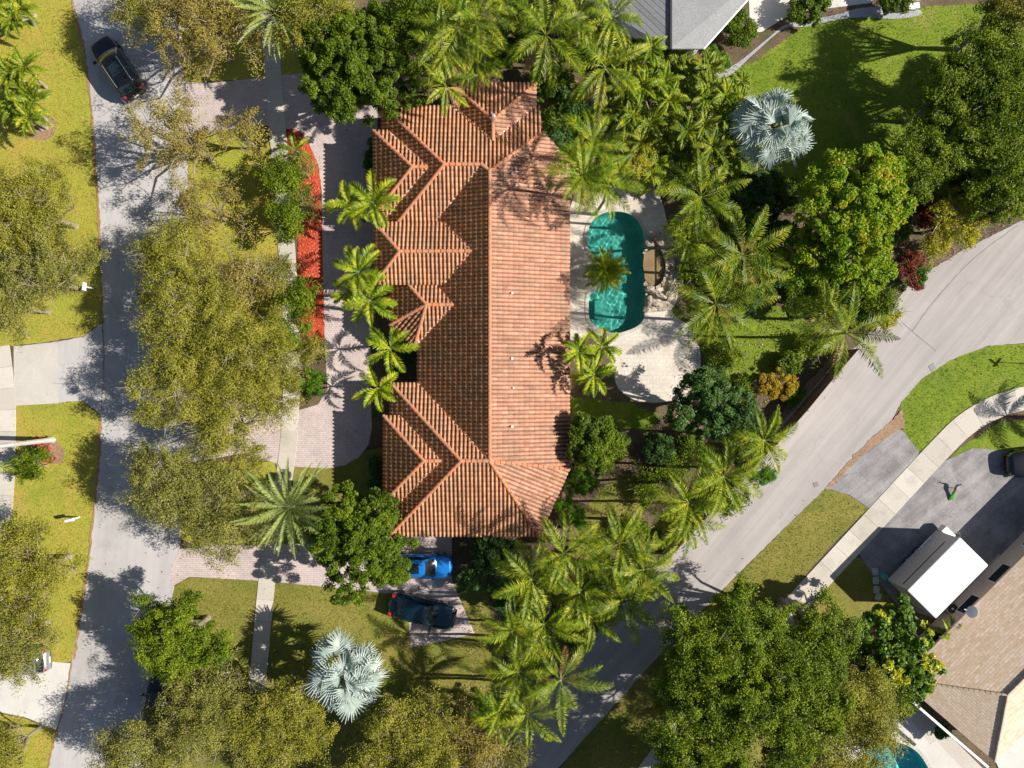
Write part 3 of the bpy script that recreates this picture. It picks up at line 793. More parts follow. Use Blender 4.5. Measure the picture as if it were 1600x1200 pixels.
def caps(pairs, r0=0.115, seg=0.36):
    mb = MB()
    for a, b in pairs:
        a, b = VH(a), VH(b); L = np.linalg.norm(b - a); t = (b - a) / L
        sd_ = np.cross(t, (0, 0, 1)); sd_ /= np.linalg.norm(sd_); up = np.cross(sd_, t)
        if up[2] < 0: up = -up
        n = max(1, int(L / seg))
        for i in range(n):
            p0 = a + t * (L * i / n - 0.03); p1 = a + t * (L * (i + 1) / n)
            vs = []
            for p, rr, hz in ((p0, r0 + 0.018, 0.075), (p1, r0 - 0.01, 0.06)):
                for j in range(7):
                    th = math.pi * j / 6
                    vs.append(p + sd_ * rr * math.cos(th) + up * (hz + rr * 0.85 * math.sin(th) - 0.02))
            fs = [(j, j + 1, 8 + j, 7 + j) for j in range(6)] + [tuple(range(6, -1, -1)), tuple(range(7, 14))]
            mb.add(vs, fs)
    return mb
cap_pairs = [(R_, B), (A, B), (A, (608, 838, E)), (A, (610, 598, E)), (B, (843, 838, E)), (B, (890, 733, E)), (A2, A3), (A3, R_), (A2, (597, 165, E)), (A2, (593, 383, E)), (R_, (848, 207, 3.7)),
             (K, K2), (K, (705, 130, E)), (K, (838, 130, E)), (NB, NB2), (NB, (583, 204, 3.17)), (NB, (583, 338, 3.17)), (SB, SB2), (SB, (599, 649, 3.22)), (SB, (599, 785, 3.22)),
             (Mq, M2), (Mq, (584, 347, 3.7)), (Mq, (584, 445, 3.7)), (T, T2), (T, (609, 412, E)), (T, (609, 508, E)), (T, (647, 543, E))]
for pr_ in cap_pairs: caps([pr_]).build('ridge_cap', M['cap'], roof)
for a, b in [(NB2, (606, 204, 3.17)), (NB2, (606, 338, 3.17)), (SB2, (625, 649, 3.22)), (SB2, (625, 785, 3.22)), (M2, (693, 347, 3.7)), (M2, (693, 445, 3.7)), (T2, (647, 543, E)), (B, (652, 598, E)), (A3, (652, 383, E)), (K2, (705, 165, E)), (K2, (838, 165, E))]:
    val = MB(); a, b = VH(a), VH(b); t = (b - a); L = np.linalg.norm(t); t /= L
    s_ = np.cross(t, (0, 0, 1)); s_ /= np.linalg.norm(s_)
    n = int(L / 0.3); r = rng_(int(L * 100))
    for i in range(n):
        o0 = r.uniform(0.0, 0.06); p = a + t * (L * (i + o0) / n); q = a + t * (L * (i + 0.55) / n)
        wd = r.uniform(0.025, 0.055); h0 = np.array((0, 0, 0.075)); h1 = np.array((0, 0, 0.02))
        vs = [p + s_ * wd + h0, p - s_ * wd + h0, q - s_ * wd + h0, q + s_ * wd + h0, p + s_ * wd + h1, p - s_ * wd + h1, q - s_ * wd + h1, q + s_ * wd + h1]
        val.add(vs, [(0, 1, 2, 3), (4, 7, 6, 5), (0, 4, 5, 1), (1, 5, 6, 2), (2, 6, 7, 3), (3, 7, 4, 0)])
    val.build('valley_mortar', M['mortar'], roof)
# plumbing vents on the roof
for px, py, z, rr in [(806, 262, 4.4, 0.05), (800, 272, 4.45, 0.07), (806, 288, 4.4, 0.04), (800, 457, 4.5, 0.06), (800, 560, 4.5, 0.07), (802, 606, 4.5, 0.05), (800, 666, 4.5, 0.07), (771, 179, 4.2, 0.09)]:
    z = 2.9 + (z - 2.9) * 0.72; p = P(px, py, z + 0.25); v = MB()
    v.lathe([(rr * 1.6, -0.45), (rr * 1.6, -0.12), (rr, -0.1), (rr, 0.05), (rr * 0.7, 0.06)], (p[0], p[1], z + 0.2), 10)
    v.build('vent_pipe', M['white_paint'], roof)
# fallen leaves and twigs caught on the tiles
rr_ = rng_(55); cs = []
for k in range(900):
    px_, py_ = rr_.uniform(612, 888), rr_.uniform(180, 830)
    zz = 4.52 - 0.333 * abs(P(px_, 0, 4.2)[0] + 1.41) + 0.13
    if 770 < px_ and py_ < 330 or (px_ > 800 and rr_.random() < 0.25): cs.append(P(px_, py_, zz))
debris_pts = np.array(cs)
# walls
wl = MB()
def wpoly(pts, z1):
    wl.prism([P(x, y, z1)[:2] for x, y in pts], 0.0, z1)
wpoly([(664, 180), (876, 256), (876, 728), (664, 728)], 2.78)
wpoly([(625, 612), (660, 612), (660, 728), (835, 728), (832, 824), (624, 824)], 2.72)
wpoly([(612, 181), (829, 181), (829, 256), (668, 256), (668, 368), (612, 368)], 2.74)
wpoly([(602, 362), (690, 362), (690, 430), (602, 430)], 3.3)
wpoly([(624, 428), (662, 428), (662, 520), (646, 526), (624, 504)], 2.7)
wpoly([(600, 218), (616, 218), (616, 324), (600, 324)], 2.93)
wpoly([(615, 663), (628, 663), (628, 771), (615, 771)], 2.95)
wpoly([(718, 144), (826, 144), (826, 184), (718, 184)], 2.7)
wall = wl.build('wall', M['stucco'], house)
def window(cx, cy, nx_, ny_, wd, hh, zc, parent, name='window'):
    f = MB(); ang = math.atan2(ny_, nx_)
    f.box((cx + nx_ * 0.03, cy + ny_ * 0.03, zc), (0.08, wd + 0.16, hh + 0.16), ang)
    o = f.build(name, M['white_paint'], parent)
    g = MB(); g.box((cx + nx_ * 0.06, cy + ny_ * 0.06, zc), (0.06, wd, hh), ang)
    g.build('pane', M['glass'], o)
xw = P(876, 500, 2.78)[0]
for py in (380, 440, 540, 640): window(xw, P(876, py, 2.78)[1], 1, 0, 1.8, 1.3, 1.6, house)
xw = P(615, 700, 3.05)[0]
window(xw, P(0, 717, 3.05)[1], -1, 0, 2.0, 1.3, 1.6, house)
xw = P(600, 300, 3.0)[0]
window(xw, P(0, 271, 3.0)[1], -1, 0, 2.0, 1.3, 1.6, house)
xw = P(602, 300, 3.5)[0]
d_ = MB(); d_.box((xw - 0.04, P(0, 395, 3.5)[1], 1.15), (0.08, 1.7, 2.25)); dr = d_.build('door', M['wood'], house)
d_ = MB(); d_.box((xw - 0.11, P(0, 395, 3.5)[1] + 0.1, 1.05), (0.06, 0.03, 0.25)); d_.build('handle', M['metal'], dr)
yw = P(700, 824, 2.72)[1]
for px in (660, 760): window(P(px, 0, 2.72)[0], yw, 0, -1, 1.6, 1.2, 1.6, house)

# ------------------------------------------------------------------ neighbours
def flat_roof_house(name, label, faces_, mats, eave_pts, wall_pts, zw, wall_mat, wins=()):
    c = P(*eave_pts[0]); root = thing(name, label, 'house', (c[0], c[1], 0))
    u = MB(); allv = []
    first = None
    for i, (vs, m) in enumerate(faces_):
        wv = [V3(p) for p in vs]; n = len(wv); dz = np.array((0, 0, 0.16)); mb = MB()
        mb.add(wv + [v - dz for v in wv], [tuple(range(n)), tuple(range(2 * n - 1, n - 1, -1))] + [(k, n + k, n + (k + 1) % n, (k + 1) % n) for k in range(n)])
        if first is None: first = mb.build('roof', m, root)
        else: mb.build('roof_slope', m, first)
    wb = MB(); wb.prism([P(x, y, zw)[:2] for x, y in wall_pts], 0, zw); wb.build('wall', wall_mat, root)
    return root, first
tanA = shingle_mat('shingle_tan_north', (0.56, 0.39, 0.26), (0.68, 0.54, 0.42), (0.50, 0.39, 0.30), math.radians(-45), 0.45, 0.16)
tanB = shingle_mat('shingle_tan_side', (0.54, 0.40, 0.28), (0.62, 0.50, 0.39), (0.48, 0.37, 0.29), math.radians(43), 0.45, 0.16)
house_t, rf = flat_roof_house('shingle_house', 'house with tan shingle hipped roof beside the white trailer',
    [([(1406, 1062, 2.8), (1574, 1086, 4.6), (1900, 760, 4.6), (1740, 728, 2.8)], tanA),
     ([(1406, 1062, 2.8), (1554, 1190, 2.8), (1574, 1086, 4.6)], tanB),
     ([(1554, 1190, 2.8), (1900, 860, 2.8), (1900, 760, 4.6), (1574, 1086, 4.6)], tanA)], None,
    [(1442, 1092)], [(1424, 1064), (1744, 744), (1880, 850), (1554, 1172)], 2.65, M['stucco'])
wa_, wb2 = P(1424, 1064, 2.65), P(1744, 744, 2.65); wd_ = (wb2 - wa_) / np.linalg.norm(wb2 - wa_); wn_ = (-wd_[1], wd_[0])
for t_ in (3.4, 6.6, 9.6, 13.0):
    q_ = wa_ + wd_ * t_; window(q_[0], q_[1], wn_[0], wn_[1], 1.5, 1.15, 1.55, house_t)
mb = MB(); a, b = P(1400, 1066, 2.82), P(1550, 1196, 2.82); d = b - a; L = np.linalg.norm(d); ang = math.atan2(d[1], d[0]); mid = (a + b) / 2
mb.box((mid[0] - 0.18, mid[1] - 0.18, 2.68), (L, 0.16, 0.14), ang); mb.build('gutter', M['white_paint'], rf)
RT = slab_mat('ridge_tan', (0.44, 0.32, 0.22), (0.54, 0.42, 0.33), (0.40, 0.30, 0.22))
for a, b in (((1406, 1062, 2.86), (1574, 1086, 4.66)), ((1554, 1190, 2.86), (1574, 1086, 4.66)), ((1574, 1086, 4.66), (1900, 760, 4.66))):
    mb = MB(); a, b = V3(a), V3(b); n = int(np.linalg.norm(b - a) / 0.3)
    for i in range(n):
        p = a + (b - a) * i / n; q = a + (b - a) * (i + 1) / n; mb.tube([p, q], [0.09, 0.075], 6)
    mb.build('ridge_cap', RT, rf)
greyA = shingle_mat('grey_standing_seam', (0.20, 0.20, 0.205), (0.24, 0.24, 0.245), (0.05, 0.05, 0.055), math.radians(47), 30, 0.33)
greyB = mottled('grey_roof_gravel', (0.23, 0.23, 0.235), (0.28, 0.28, 0.285), 0.6, 14, 0.35, bmp=0.5)
house_g, rg = flat_roof_house('grey_house', 'neighbour house with grey gabled roof at the top edge', [
    ([(860, -60, 2.9), (915, 0, 2.9), (966, 52, 2.9), (1048, 76, 4.0), (1048, -90, 4.0)], greyA),
    ([(1048, -90, 4.0), (1048, 76, 4.0), (1098, 76, 3.4), (1172, -6, 3.4), (1250, -90, 3.4)], greyB)], None, [(1000, 0)],
    [(880, -55), (930, 0), (975, 42), (1045, 66), (1092, 66), (1160, -10), (1230, -80)], 2.75, M['stucco_grey'])
mb = MB(); mb.tube([V3((1048, -90, 4.06)), V3((1048, 77, 4.06))], 0.10, 6); mb.build('ridge_cap', M['dark_metal'], rg)
mb = MB(); mb.tube([V3((1099, 77, 3.36)), V3((1173, -6, 3.36)), V3((1250, -90, 3.36))], 0.07, 6); mb.build('gutter', M['white_paint'], rg)
mb = MB(); p = P(1116, 22, 3.6); mb.lathe([(0.07, -0.2), (0.07, 0.1), (0.1, 0.12), (0.1, 0.16)], p, 10); mb.build('vent_pipe', M['dark_metal'], rg)

# ------------------------------------------------------------------ foliage
def rand_unit(r, n):
    v = r.normal(size=(n, 3)); return v / np.linalg.norm(v, axis=1)[:, None]

def leaves(centres, r, L, Wd, up=0.5, outward=None):
    n = len(centres)
    nn = rand_unit(r, n); nn[:, 2] = np.abs(nn[:, 2]) + up
    if outward is not None: nn += outward * 0.8
    nn /= np.linalg.norm(nn, axis=1)[:, None]
    t = np.cross(nn, rand_unit(r, n)); t /= np.linalg.norm(t, axis=1)[:, None] + 1e-9
    b = np.cross(nn, t)
    ls = (L * r.uniform(0.7, 1.3, n))[:, None]; ws = (Wd * r.uniform(0.7, 1.3, n))[:, None]
    V = np.stack([centres - t * ls / 2, centres + b * ws / 2 + t * ls * 0.08, centres + t * ls / 2, centres - b * ws / 2 + t * ls * 0.08], 1)
    return V.reshape(-1, 3)

KINDS = {  # leaf length, width, leaves per m2 of plan, clump radius(m), clump per m2, shell irregularity, bare twig amount
 'oak_dry':   (0.12, 0.06, 700, 0.60, 3.0, 0.95, 1.5),
 'oak_olive': (0.105, 0.058, 980, 0.58, 3.6, 0.9, 1.0),
 'oak_green': (0.13, 0.075, 1250, 0.46, 4.0, 0.7, 0.3),
 'oak_grey':  (0.105, 0.058, 940, 0.56, 3.4, 0.9, 1.0),
 'dense':     (0.15, 0.09, 2000, 0.30, 8.5, 0.3, 0.0),
 'blue':      (0.16, 0.085, 1800, 0.28, 8.0, 0.3, 0.0),
 'bright':    (0.18, 0.10, 1300, 0.38, 5.4, 0.4, 0.0),
 'fresh':     (0.10, 0.055, 1800, 0.26, 7.0, 0.3, 0.0),
 'yellow':    (0.12, 0.065, 900, 0.32, 4.0, 0.5, 0.6),
 'orange':    (0.11, 0.055, 1500, 0.22, 7.0, 0.3, 0.0),
 'red':       (0.16, 0.065, 900, 0.26, 5.5, 0.5, 0.0),
 'crimson':   (0.28, 0.09, 300, 0.25, 5.0, 0.4, 0.0),
 'grape':     (0.20, 0.18, 900, 0.28, 6.5, 0.3, 0.0),
}
def broadleaf(name, label, cat, px, py, rpx, h, kind, seed, stretch=1.0, angle=0.0, group=None, dens=1.0, zc_f=0.66, bark='bark', parts=('trunk', 'crown'), second=None):
    r = rng_(seed)
    L, Wd, per, cr, cpm, irr, bare = KINDS[kind]
    zc = h * zc_f
    c = P(px, py, zc); R = rpx / PPM * (1 - zc / H)
    base = np.array((c[0] + r.normal(0, R * 0.05), c[1] + r.normal(0, R * 0.05), 0))
    root = thing(name, label, cat, base, group=group)
    nl = int(max(6, min(22, 7 + R * 2.6)))
    ca, sa = math.cos(angle), math.sin(angle)
    lobes = []
    for i in range(nl):
        d = math.sqrt((i + 0.3) / nl) * 0.76 * r.uniform(0.82, 1.12); th = i * 2.4 + r.uniform(-0.4, 0.4)
        x, y = d * math.cos(th) * R, d * math.sin(th) * R * stretch
        x, y = x * ca - y * sa, x * sa + y * ca
        z = zc + (0.5 - d * d) * h * 0.22 + r.normal(0, h * 0.035)
        lobes.append((np.array((c[0] + x, c[1] + y, z)), R * (r.uniform(0.24, 0.36) if kind.startswith('oak') else r.uniform(0.28, 0.40))))
    A_ = math.pi * R * R * stretch * dens
    ncl = int(A_ * cpm * 1.25) + 8
    cl = []
    wts = np.array([l[1] ** 2 for l in lobes]); wts /= wts.sum()
    pick = r.choice(nl, ncl, p=wts)
    dirs = rand_unit(r, ncl); dirs[:, 2] = np.where(dirs[:, 2] < -0.25, -dirs[:, 2], dirs[:, 2])
    rad = r.uniform(1 - irr * 0.6, 1.0 + irr * 0.35, ncl)
    C = np.array([lobes[p][0] for p in pick]); LR = np.array([lobes[p][1] for p in pick])
    vz = min(1.0, h * 0.20 / (R * 0.34 + 0.01)) * 1.15
    cl = C + dirs * (LR * rad)[:, None] * np.array((1, 1, vz))
    cl[:, 2] = np.maximum(cl[:, 2], 0.15 + cr * 0.3)
    nlv = int(A_ * per)
    per_cl = r.gamma(2.5, 1.0, ncl); per_cl /= per_cl.sum()
    which = r.choice(ncl, nlv, p=per_cl)
    off = rand_unit(r, nlv) * (r.uniform(0, 1, nlv) ** 0.5)[:, None] * (cr * r.uniform(0.6, 1.25, ncl)[which])[:, None] * np.array((1.15, 1.15, 0.75))
    if kind.startswith('oak') or kind == 'yellow':     # sprays drawn out along their twig
        tw = rand_unit(r, ncl); tw[:, 2] *= 0.35; tw = tw[which]
        off = off * 0.72 + tw * ((off * tw).sum(1) * 1.35)[:, None] + r.normal(0, 0.05, (nlv, 3))
    lc = cl[which] + off
    outw = off / (np.linalg.norm(off, axis=1)[:, None] + 1e-6)
    Vq = leaves(lc, r, L, Wd, 0.45, outw)
    if second:
        mk, frac, smat = second
        n_s = noise_sel(lc, seed, frac)
        sel = np.repeat(n_s, 4)
        cr_o = quads_obj(parts[1], Vq[~sel], LEAF[mk], root)
        quads_obj('leaf_cluster', Vq[sel], LEAF[smat], cr_o)
    else:
        cr_o = quads_obj(parts[1], Vq, LEAF[kind], root)
    # trunk, limbs and twigs
    mb = MB()
    fork = np.array((base[0], base[1], max(0.25, h * 0.28))); tr = max(0.03, 0.026 * h * (0.6 + R * 0.12))
    if h > 1.2:
        mb.tube([base, base + (0, 0, 0.15), (base + fork) / 2 + (r.normal(0, .05), r.normal(0, .05), 0), fork], [tr * 1.5, tr * 1.1, tr, tr * 0.85], 9)
    else:
        mb.tube([base, fork], [tr, tr * 0.8], 6)
    for lc_, lr in lobes:
        mid = (fork + lc_) / 2 + np.array((r.normal(0, .15), r.normal(0, .15), h * 0.05)) * min(1, R / 3)
        mb.tube([fork - (0, 0, 0.1), mid, lc_ - (0, 0, lr * 0.2)], [tr * 0.6, tr * 0.38, tr * 0.2], 6)
    step = 1 if bare > 0.3 else 2
    for i in range(0, ncl, step):
        a = C[i] - np.array((0, 0, LR[i] * 0.2)); b = cl[i]
        m_ = (a + b) / 2 + r.normal(0, 0.12, 3) * min(1, R / 3)
        mb.tube([a, m_, b], [tr * 0.14 + 0.008, tr * 0.09 + 0.006, 0.008], 3, cap=False)
    if bare:
        for i in range(int(ncl * bare * 0.8)):
            j = r.integers(ncl); a = (C[j] * 0.3 + cl[j] * 0.7); d = rand_unit(r, 1)[0]; d[2] = abs(d[2]) * 0.6 + 0.1
            ln = r.uniform(0.5, 1.3)
            m_ = a + d * ln * 0.5 + r.normal(0, 0.08, 3); e = a + d * ln + r.normal(0, 0.08, 3)
            mb.tube([a, m_, e], [0.026, 0.018, 0.007], 3, cap=False)
            mb.tube([m_, m_ + r.normal(0, 0.25, 3) + d * 0.2], [0.015, 0.006], 3, cap=False)
    mb.build(parts[0], M[bark], root)
    return root

def noise_sel(p, seed, frac):
    r = rng_(seed + 99); s = np.zeros(len(p))
    for i in range(8):
        k = r.normal(0, 1.0, 3); s += np.sin(p @ k * 1.6 + r.uniform(0, 6))
    th = np.quantile(s, 1 - frac)
    return s > th

def frond(r, origin, az, L, elev, droop, npair, ll, lw, vee=0.35, tipd=0.35, sag=0.0, stem=0.15, sweep=0.55):
    """one feather leaf -> quads"""
    ns = 9
    s = np.linspace(0, 1, ns); e = elev - droop * s ** 1.4
    ds = L / (ns - 1)
    hx = np.concatenate([[0], np.cumsum(np.cos((e[1:] + e[:-1]) / 2) * ds)]); hz = np.concatenate([[0], np.cumsum(np.sin((e[1:] + e[:-1]) / 2) * ds)])
    d = np.array((math.cos(az), math.sin(az), 0)); sd_ = np.array((-math.sin(az), math.cos(az), 0))
    curve = r.normal(0, 0.12) * L
    pts = origin + hx[:, None] * d + np.array((0, 0, 1.0)) * hz[:, None] + sd_ * (curve * s ** 2)[:, None]
    out = []
    # rachis as two crossed ribbons
    w0 = 0.035
    for k in range(ns - 1):
        wa, wb = w0 * (1 - 0.8 * s[k]), w0 * (1 - 0.8 * s[k + 1])
        out.append([pts[k] - sd_ * wa, pts[k + 1] - sd_ * wb, pts[k + 1] + sd_ * wb, pts[k] + sd_ * wa])
    rach = np.array(out)
    tt = np.linspace(stem, 0.995, npair)
    P0 = np.stack([np.interp(tt, s, pts[:, i]) for i in range(3)], 1)
    tan = np.gradient(P0, axis=0); tan /= np.linalg.norm(tan, axis=1)[:, None]
    lat = np.cross(tan, (0, 0, 1.0)); lat /= np.linalg.norm(lat, axis=1)[:, None]
    upv = np.cross(lat, tan)
    prof = ll * np.clip(np.sin(np.clip((tt - stem) / (1 - stem), 0, 1) ** 0.75 * math.pi * 0.86 + 0.30), 0.12, 1)
    V = [rach.reshape(-1, 3)]
    for sg in (-1, 1):
        jit = r.uniform(0.85, 1.15, npair)[:, None]; sw = sweep + 0.5 * tt[:, None] * sweep + r.normal(0, 0.07, npair)[:, None]
        dirv = lat * sg * np.cos(sw) + tan * np.sin(sw) + upv * (vee + r.normal(0, 0.10, npair)[:, None])
        dirv /= np.linalg.norm(dirv, axis=1)[:, None]
        l_ = prof[:, None] * jit
        mid = P0 + dirv * l_ * 0.5
        end = mid + (dirv + np.array((0, 0, -tipd)) ) * l_ * 0.5
        wv = tan * (lw / 2)
        wv2 = tan * (lw / 2 * 0.85)
        V.append(np.stack([P0 - wv * .6, P0 + wv * .6, mid + wv2, mid - wv2], 1).reshape(-1, 3))
        V.append(np.stack([mid - wv2, mid + wv2, end + wv2 * 0.2, end - wv2 * 0.2], 1).reshape(-1, 3))
    return np.concatenate(V)

PALM = {  # n fronds, elev range, droop range, pairs, leaflet len factor, leaflet width, vee, tipdroop
 'areca':  (13, (0.1, 1.2), (0.9, 1.7), 26, 0.22, 0.070, 0.35, 0.5, 'areca'),
 'xmas':   (10, (0.2, 1.1), (1.2, 2.0), 22, 0.23, 0.095, 0.5, 0.3, 'xmas'),
 'coco':   (15, (-0.2, 1.1), (0.8, 1.5), 32, 0.19, 0.070, 0.15, 0.9, 'palm'),
 'queen':  (13, (-0.1, 1.1), (0.9, 1.8), 32, 0.20, 0.065, 0.35, 0.8, 'palm_y'),
 'date':   (40, (-0.1, 1.3), (0.25, 0.6), 34, 0.085, 0.085, 0.45, 0.0, 'date'),
 'pygmy':  (60, (-0.35, 1.45), (0.7, 1.4), 20, 0.17, 0.065, 0.4, 0.1, 'areca'),
}
M['dry_frond'] = leaf_mat('dry_frond', [(0.16, 0.10, 0.04), (0.34, 0.22, 0.09), (0.50, 0.33, 0.10)], tr=0.1, spec=0.1)
def palm(name, label, cat, px, py, rpx, h, kind, seed, stems=1, spread=0.5, group=None, mat=None, trunk_mat='palm_trunk', tr=0.11, lean=0.25, nf=None):
    r = rng_(seed)
    n, er, dr_, npair, lf, lw, vee, tipd, mm = PALM[kind]
    if nf: n = nf
    c = P(px, py, h); R = rpx / PPM * (1 - h / H)
    base = np.array((c[0] + r.normal(0, lean), c[1] + r.normal(0, lean), 0))
    root = thing(name, label, cat, base, group=group)
    V = []; mb = MB()
    for k in range(stems):
        if stems > 1:
            th = k * 2.4 + r.uniform(0, 1); cc = c + np.array((math.cos(th), math.sin(th), 0)) * R * spread * r.uniform(0.5, 1.0); cc[2] = h * r.uniform(0.75, 1.08)
        else: cc = c
        a0 = r.uniform(0, 6.28)
        Rk = R * (1 - 0.45 * (stems > 1))
        for i in range(n):
            fr = (i + 0.5) / n; az = a0 + i * 2.39996 + r.normal(0, 0.12)
            el = er[0] + (er[1] - er[0]) * fr ** 1.2 + r.normal(0, 0.08); dd = dr_[0] + (dr_[1] - dr_[0]) * r.uniform(0.1, 0.9)
            Lf = Rk * r.uniform(1.02, 1.30) * (1.12 if kind not in ('date', 'pygmy') else 1.0)
            V.append(frond(r, cc, az, Lf, el, dd, npair, Rk * lf * r.uniform(0.9, 1.1) * 1.35, lw, vee, tipd))
        b0 = base + np.array((r.normal(0, .25), r.normal(0, .25), 0)) * (stems > 1)
        m_ = (b0 + cc) / 2 + np.array((r.normal(0, lean * .4), r.normal(0, lean * .4), 0))
        q1 = b0 * .75 + m_ * .25; q1[2] = h * .12
        mb.tube([b0, q1, m_, cc - (0, 0, 0.35), cc + (0, 0, 0.1)], [tr * 1.35, tr, tr * 0.85, tr * 0.75, tr * 0.5], 9)
    cr_ = quads_obj('crown', np.concatenate(V), LEAF[mat or mm], root)
    if kind in ('queen', 'coco', 'areca', 'xmas') and stems == 1:
        for q in range(int(r.integers(0, 4)) if kind != 'xmas' else int(r.integers(0, 2))):
            D = frond(r, c - (0, 0, 0.12), r.uniform(0, 6.28), R * r.uniform(0.85, 1.15), r.uniform(-0.7, -0.15), r.uniform(0.5, 1.0), npair, R * lf, lw * 0.8, vee, 1.2)
            quads_obj('dead_frond', D, M['dry_frond'], cr_)
    mb.build('trunk', M[trunk_mat], root)
    return root

def bismarck(label, px, py, rpx, h, seed, n=30):
    r = rng_(seed)
    c = P(px, py, h); R = rpx / PPM * (1 - h / H)
    base = np.array((c[0], c[1], 0)); root = thing('silver_fan_palm', label, 'palm tree', base, group='silver fan palms')
    V = []; mb = MB()
    for i in range(n):
        fr = (i + 0.5) / n; az = i * 2.39996 + r.normal(0, 0.18); el = -0.25 + 1.55 * fr ** 1.15 + r.normal(0, 0.06)
        pl = R * r.uniform(0.50, 0.68); d = np.array((math.cos(az) * math.cos(el), math.sin(az) * math.cos(el), math.sin(el)))
        pl *= 1 - 0.55 * max(0, fr - 0.45) / 0.55
        hub = c + d * pl - np.array((0, 0, 0.10 * pl)); br = R * r.uniform(0.36, 0.46)
        mb.tube([c, c + d * pl * .5 + (0, 0, 0.03), hub], [0.055, 0.04, 0.035], 5, cap=False)
        lat = np.cross(d, (0, 0, 1.0)); lat /= np.linalg.norm(lat) + 1e-9; up = np.cross(lat, d)
        tl = r.uniform(-0.75, -0.05) - 0.5 * max(0, el); dd = d * math.cos(tl) + up * math.sin(tl); uu = np.cross(lat, dd); rl = r.normal(0, 0.5)
        lt = lat * math.cos(rl) + uu * math.sin(rl); uu = np.cross(lt, dd); uu /= np.linalg.norm(uu)
        if uu[2] < 0: uu = -uu
        ns = 20; span = r.uniform(1.75, 2.1); ths = np.linspace(-span, span, ns + 1)
        def pt(th, rad, lift):
            return hub + (dd * math.cos(th) + lt * math.sin(th)) * rad + uu * (lift + 0.42 * rad * (abs(th) / span) ** 2 - 0.05 * rad)
        for s_ in range(ns):
            a, b = ths[s_], ths[s_ + 1]; m_ = (a + b) / 2
            ln = br * (1 - 0.20 * (abs(m_) / span) ** 2) * r.uniform(0.88, 1.08); r1 = br * r.uniform(0.42, 0.55); q = m_ + r.normal(0, 0.03)
            lift = -0.15 * ln * r.uniform(0.0, 1.3); rd = 0.06
            o_ = pt(m_, 0.02, 0)
            V.append([o_, pt(a, r1, -0.01), pt(m_, r1, rd), o_]) ; V.append([o_, pt(m_, r1, rd), pt(b, r1, -0.01), o_])
            tip = pt(q, ln, lift)
            e = (b - a) * 0.10
            V.append([pt(a, r1, -0.01), pt(q - e, ln, lift - 0.01), tip, pt(m_, r1, rd)])
            V.append([pt(m_, r1, rd), tip, pt(q + e, ln, lift - 0.01), pt(b, r1, -0.01)])
    V = np.array(V); V[0::4, 3] += (0.004, 0, 0); V[1::4, 3] += (0.004, 0, 0)
    quads_obj('crown', V.reshape(-1, 3), LEAF['silver'], root)
    mb.tube([base, base + (0, 0, h * .5), c], [0.26, 0.22, 0.18], 10)
    mb.build('trunk', M['bark_pale'], root)
    return root

#TREES
def paddles(name, label, px, py, rpx, h, seed, mat='areca', n=60, group=None, cat='shrub'):
    """clump of long broad arching leaves"""
    r = rng_(seed); c = P(px, py, h * .6); R = rpx / PPM * (1 - h * .6 / H)
    base = np.array((c[0], c[1], 0)); root = thing(name, label, cat, base, group=group)
    V = []; mb = MB()
    for k in range(n):
        o = base + np.array((*(r.normal(0, R * 0.38, 2)), 0)); o[2] = h * r.uniform(0.25, 0.55)
        az = r.uniform(0, 6.28); L = r.uniform(0.45, 0.75) * min(R, 1.8); el = r.uniform(0.4, 1.3); wd = r.uniform(0.05, 0.11)
        V.append(frond(r, o, az, L * 1.5, el, r.uniform(1.2, 2.1), 13, L * 0.32, 0.10, 0.4, 0.4, stem=0.3))
        if k % 3 == 0: mb.tube([np.array((o[0], o[1], 0)), o], [0.05, 0.035], 5)
    quads_obj('crown', np.concatenate(V), LEAF[mat], root)
    mb.build('stem', M['palm_trunk'], root)
    return root
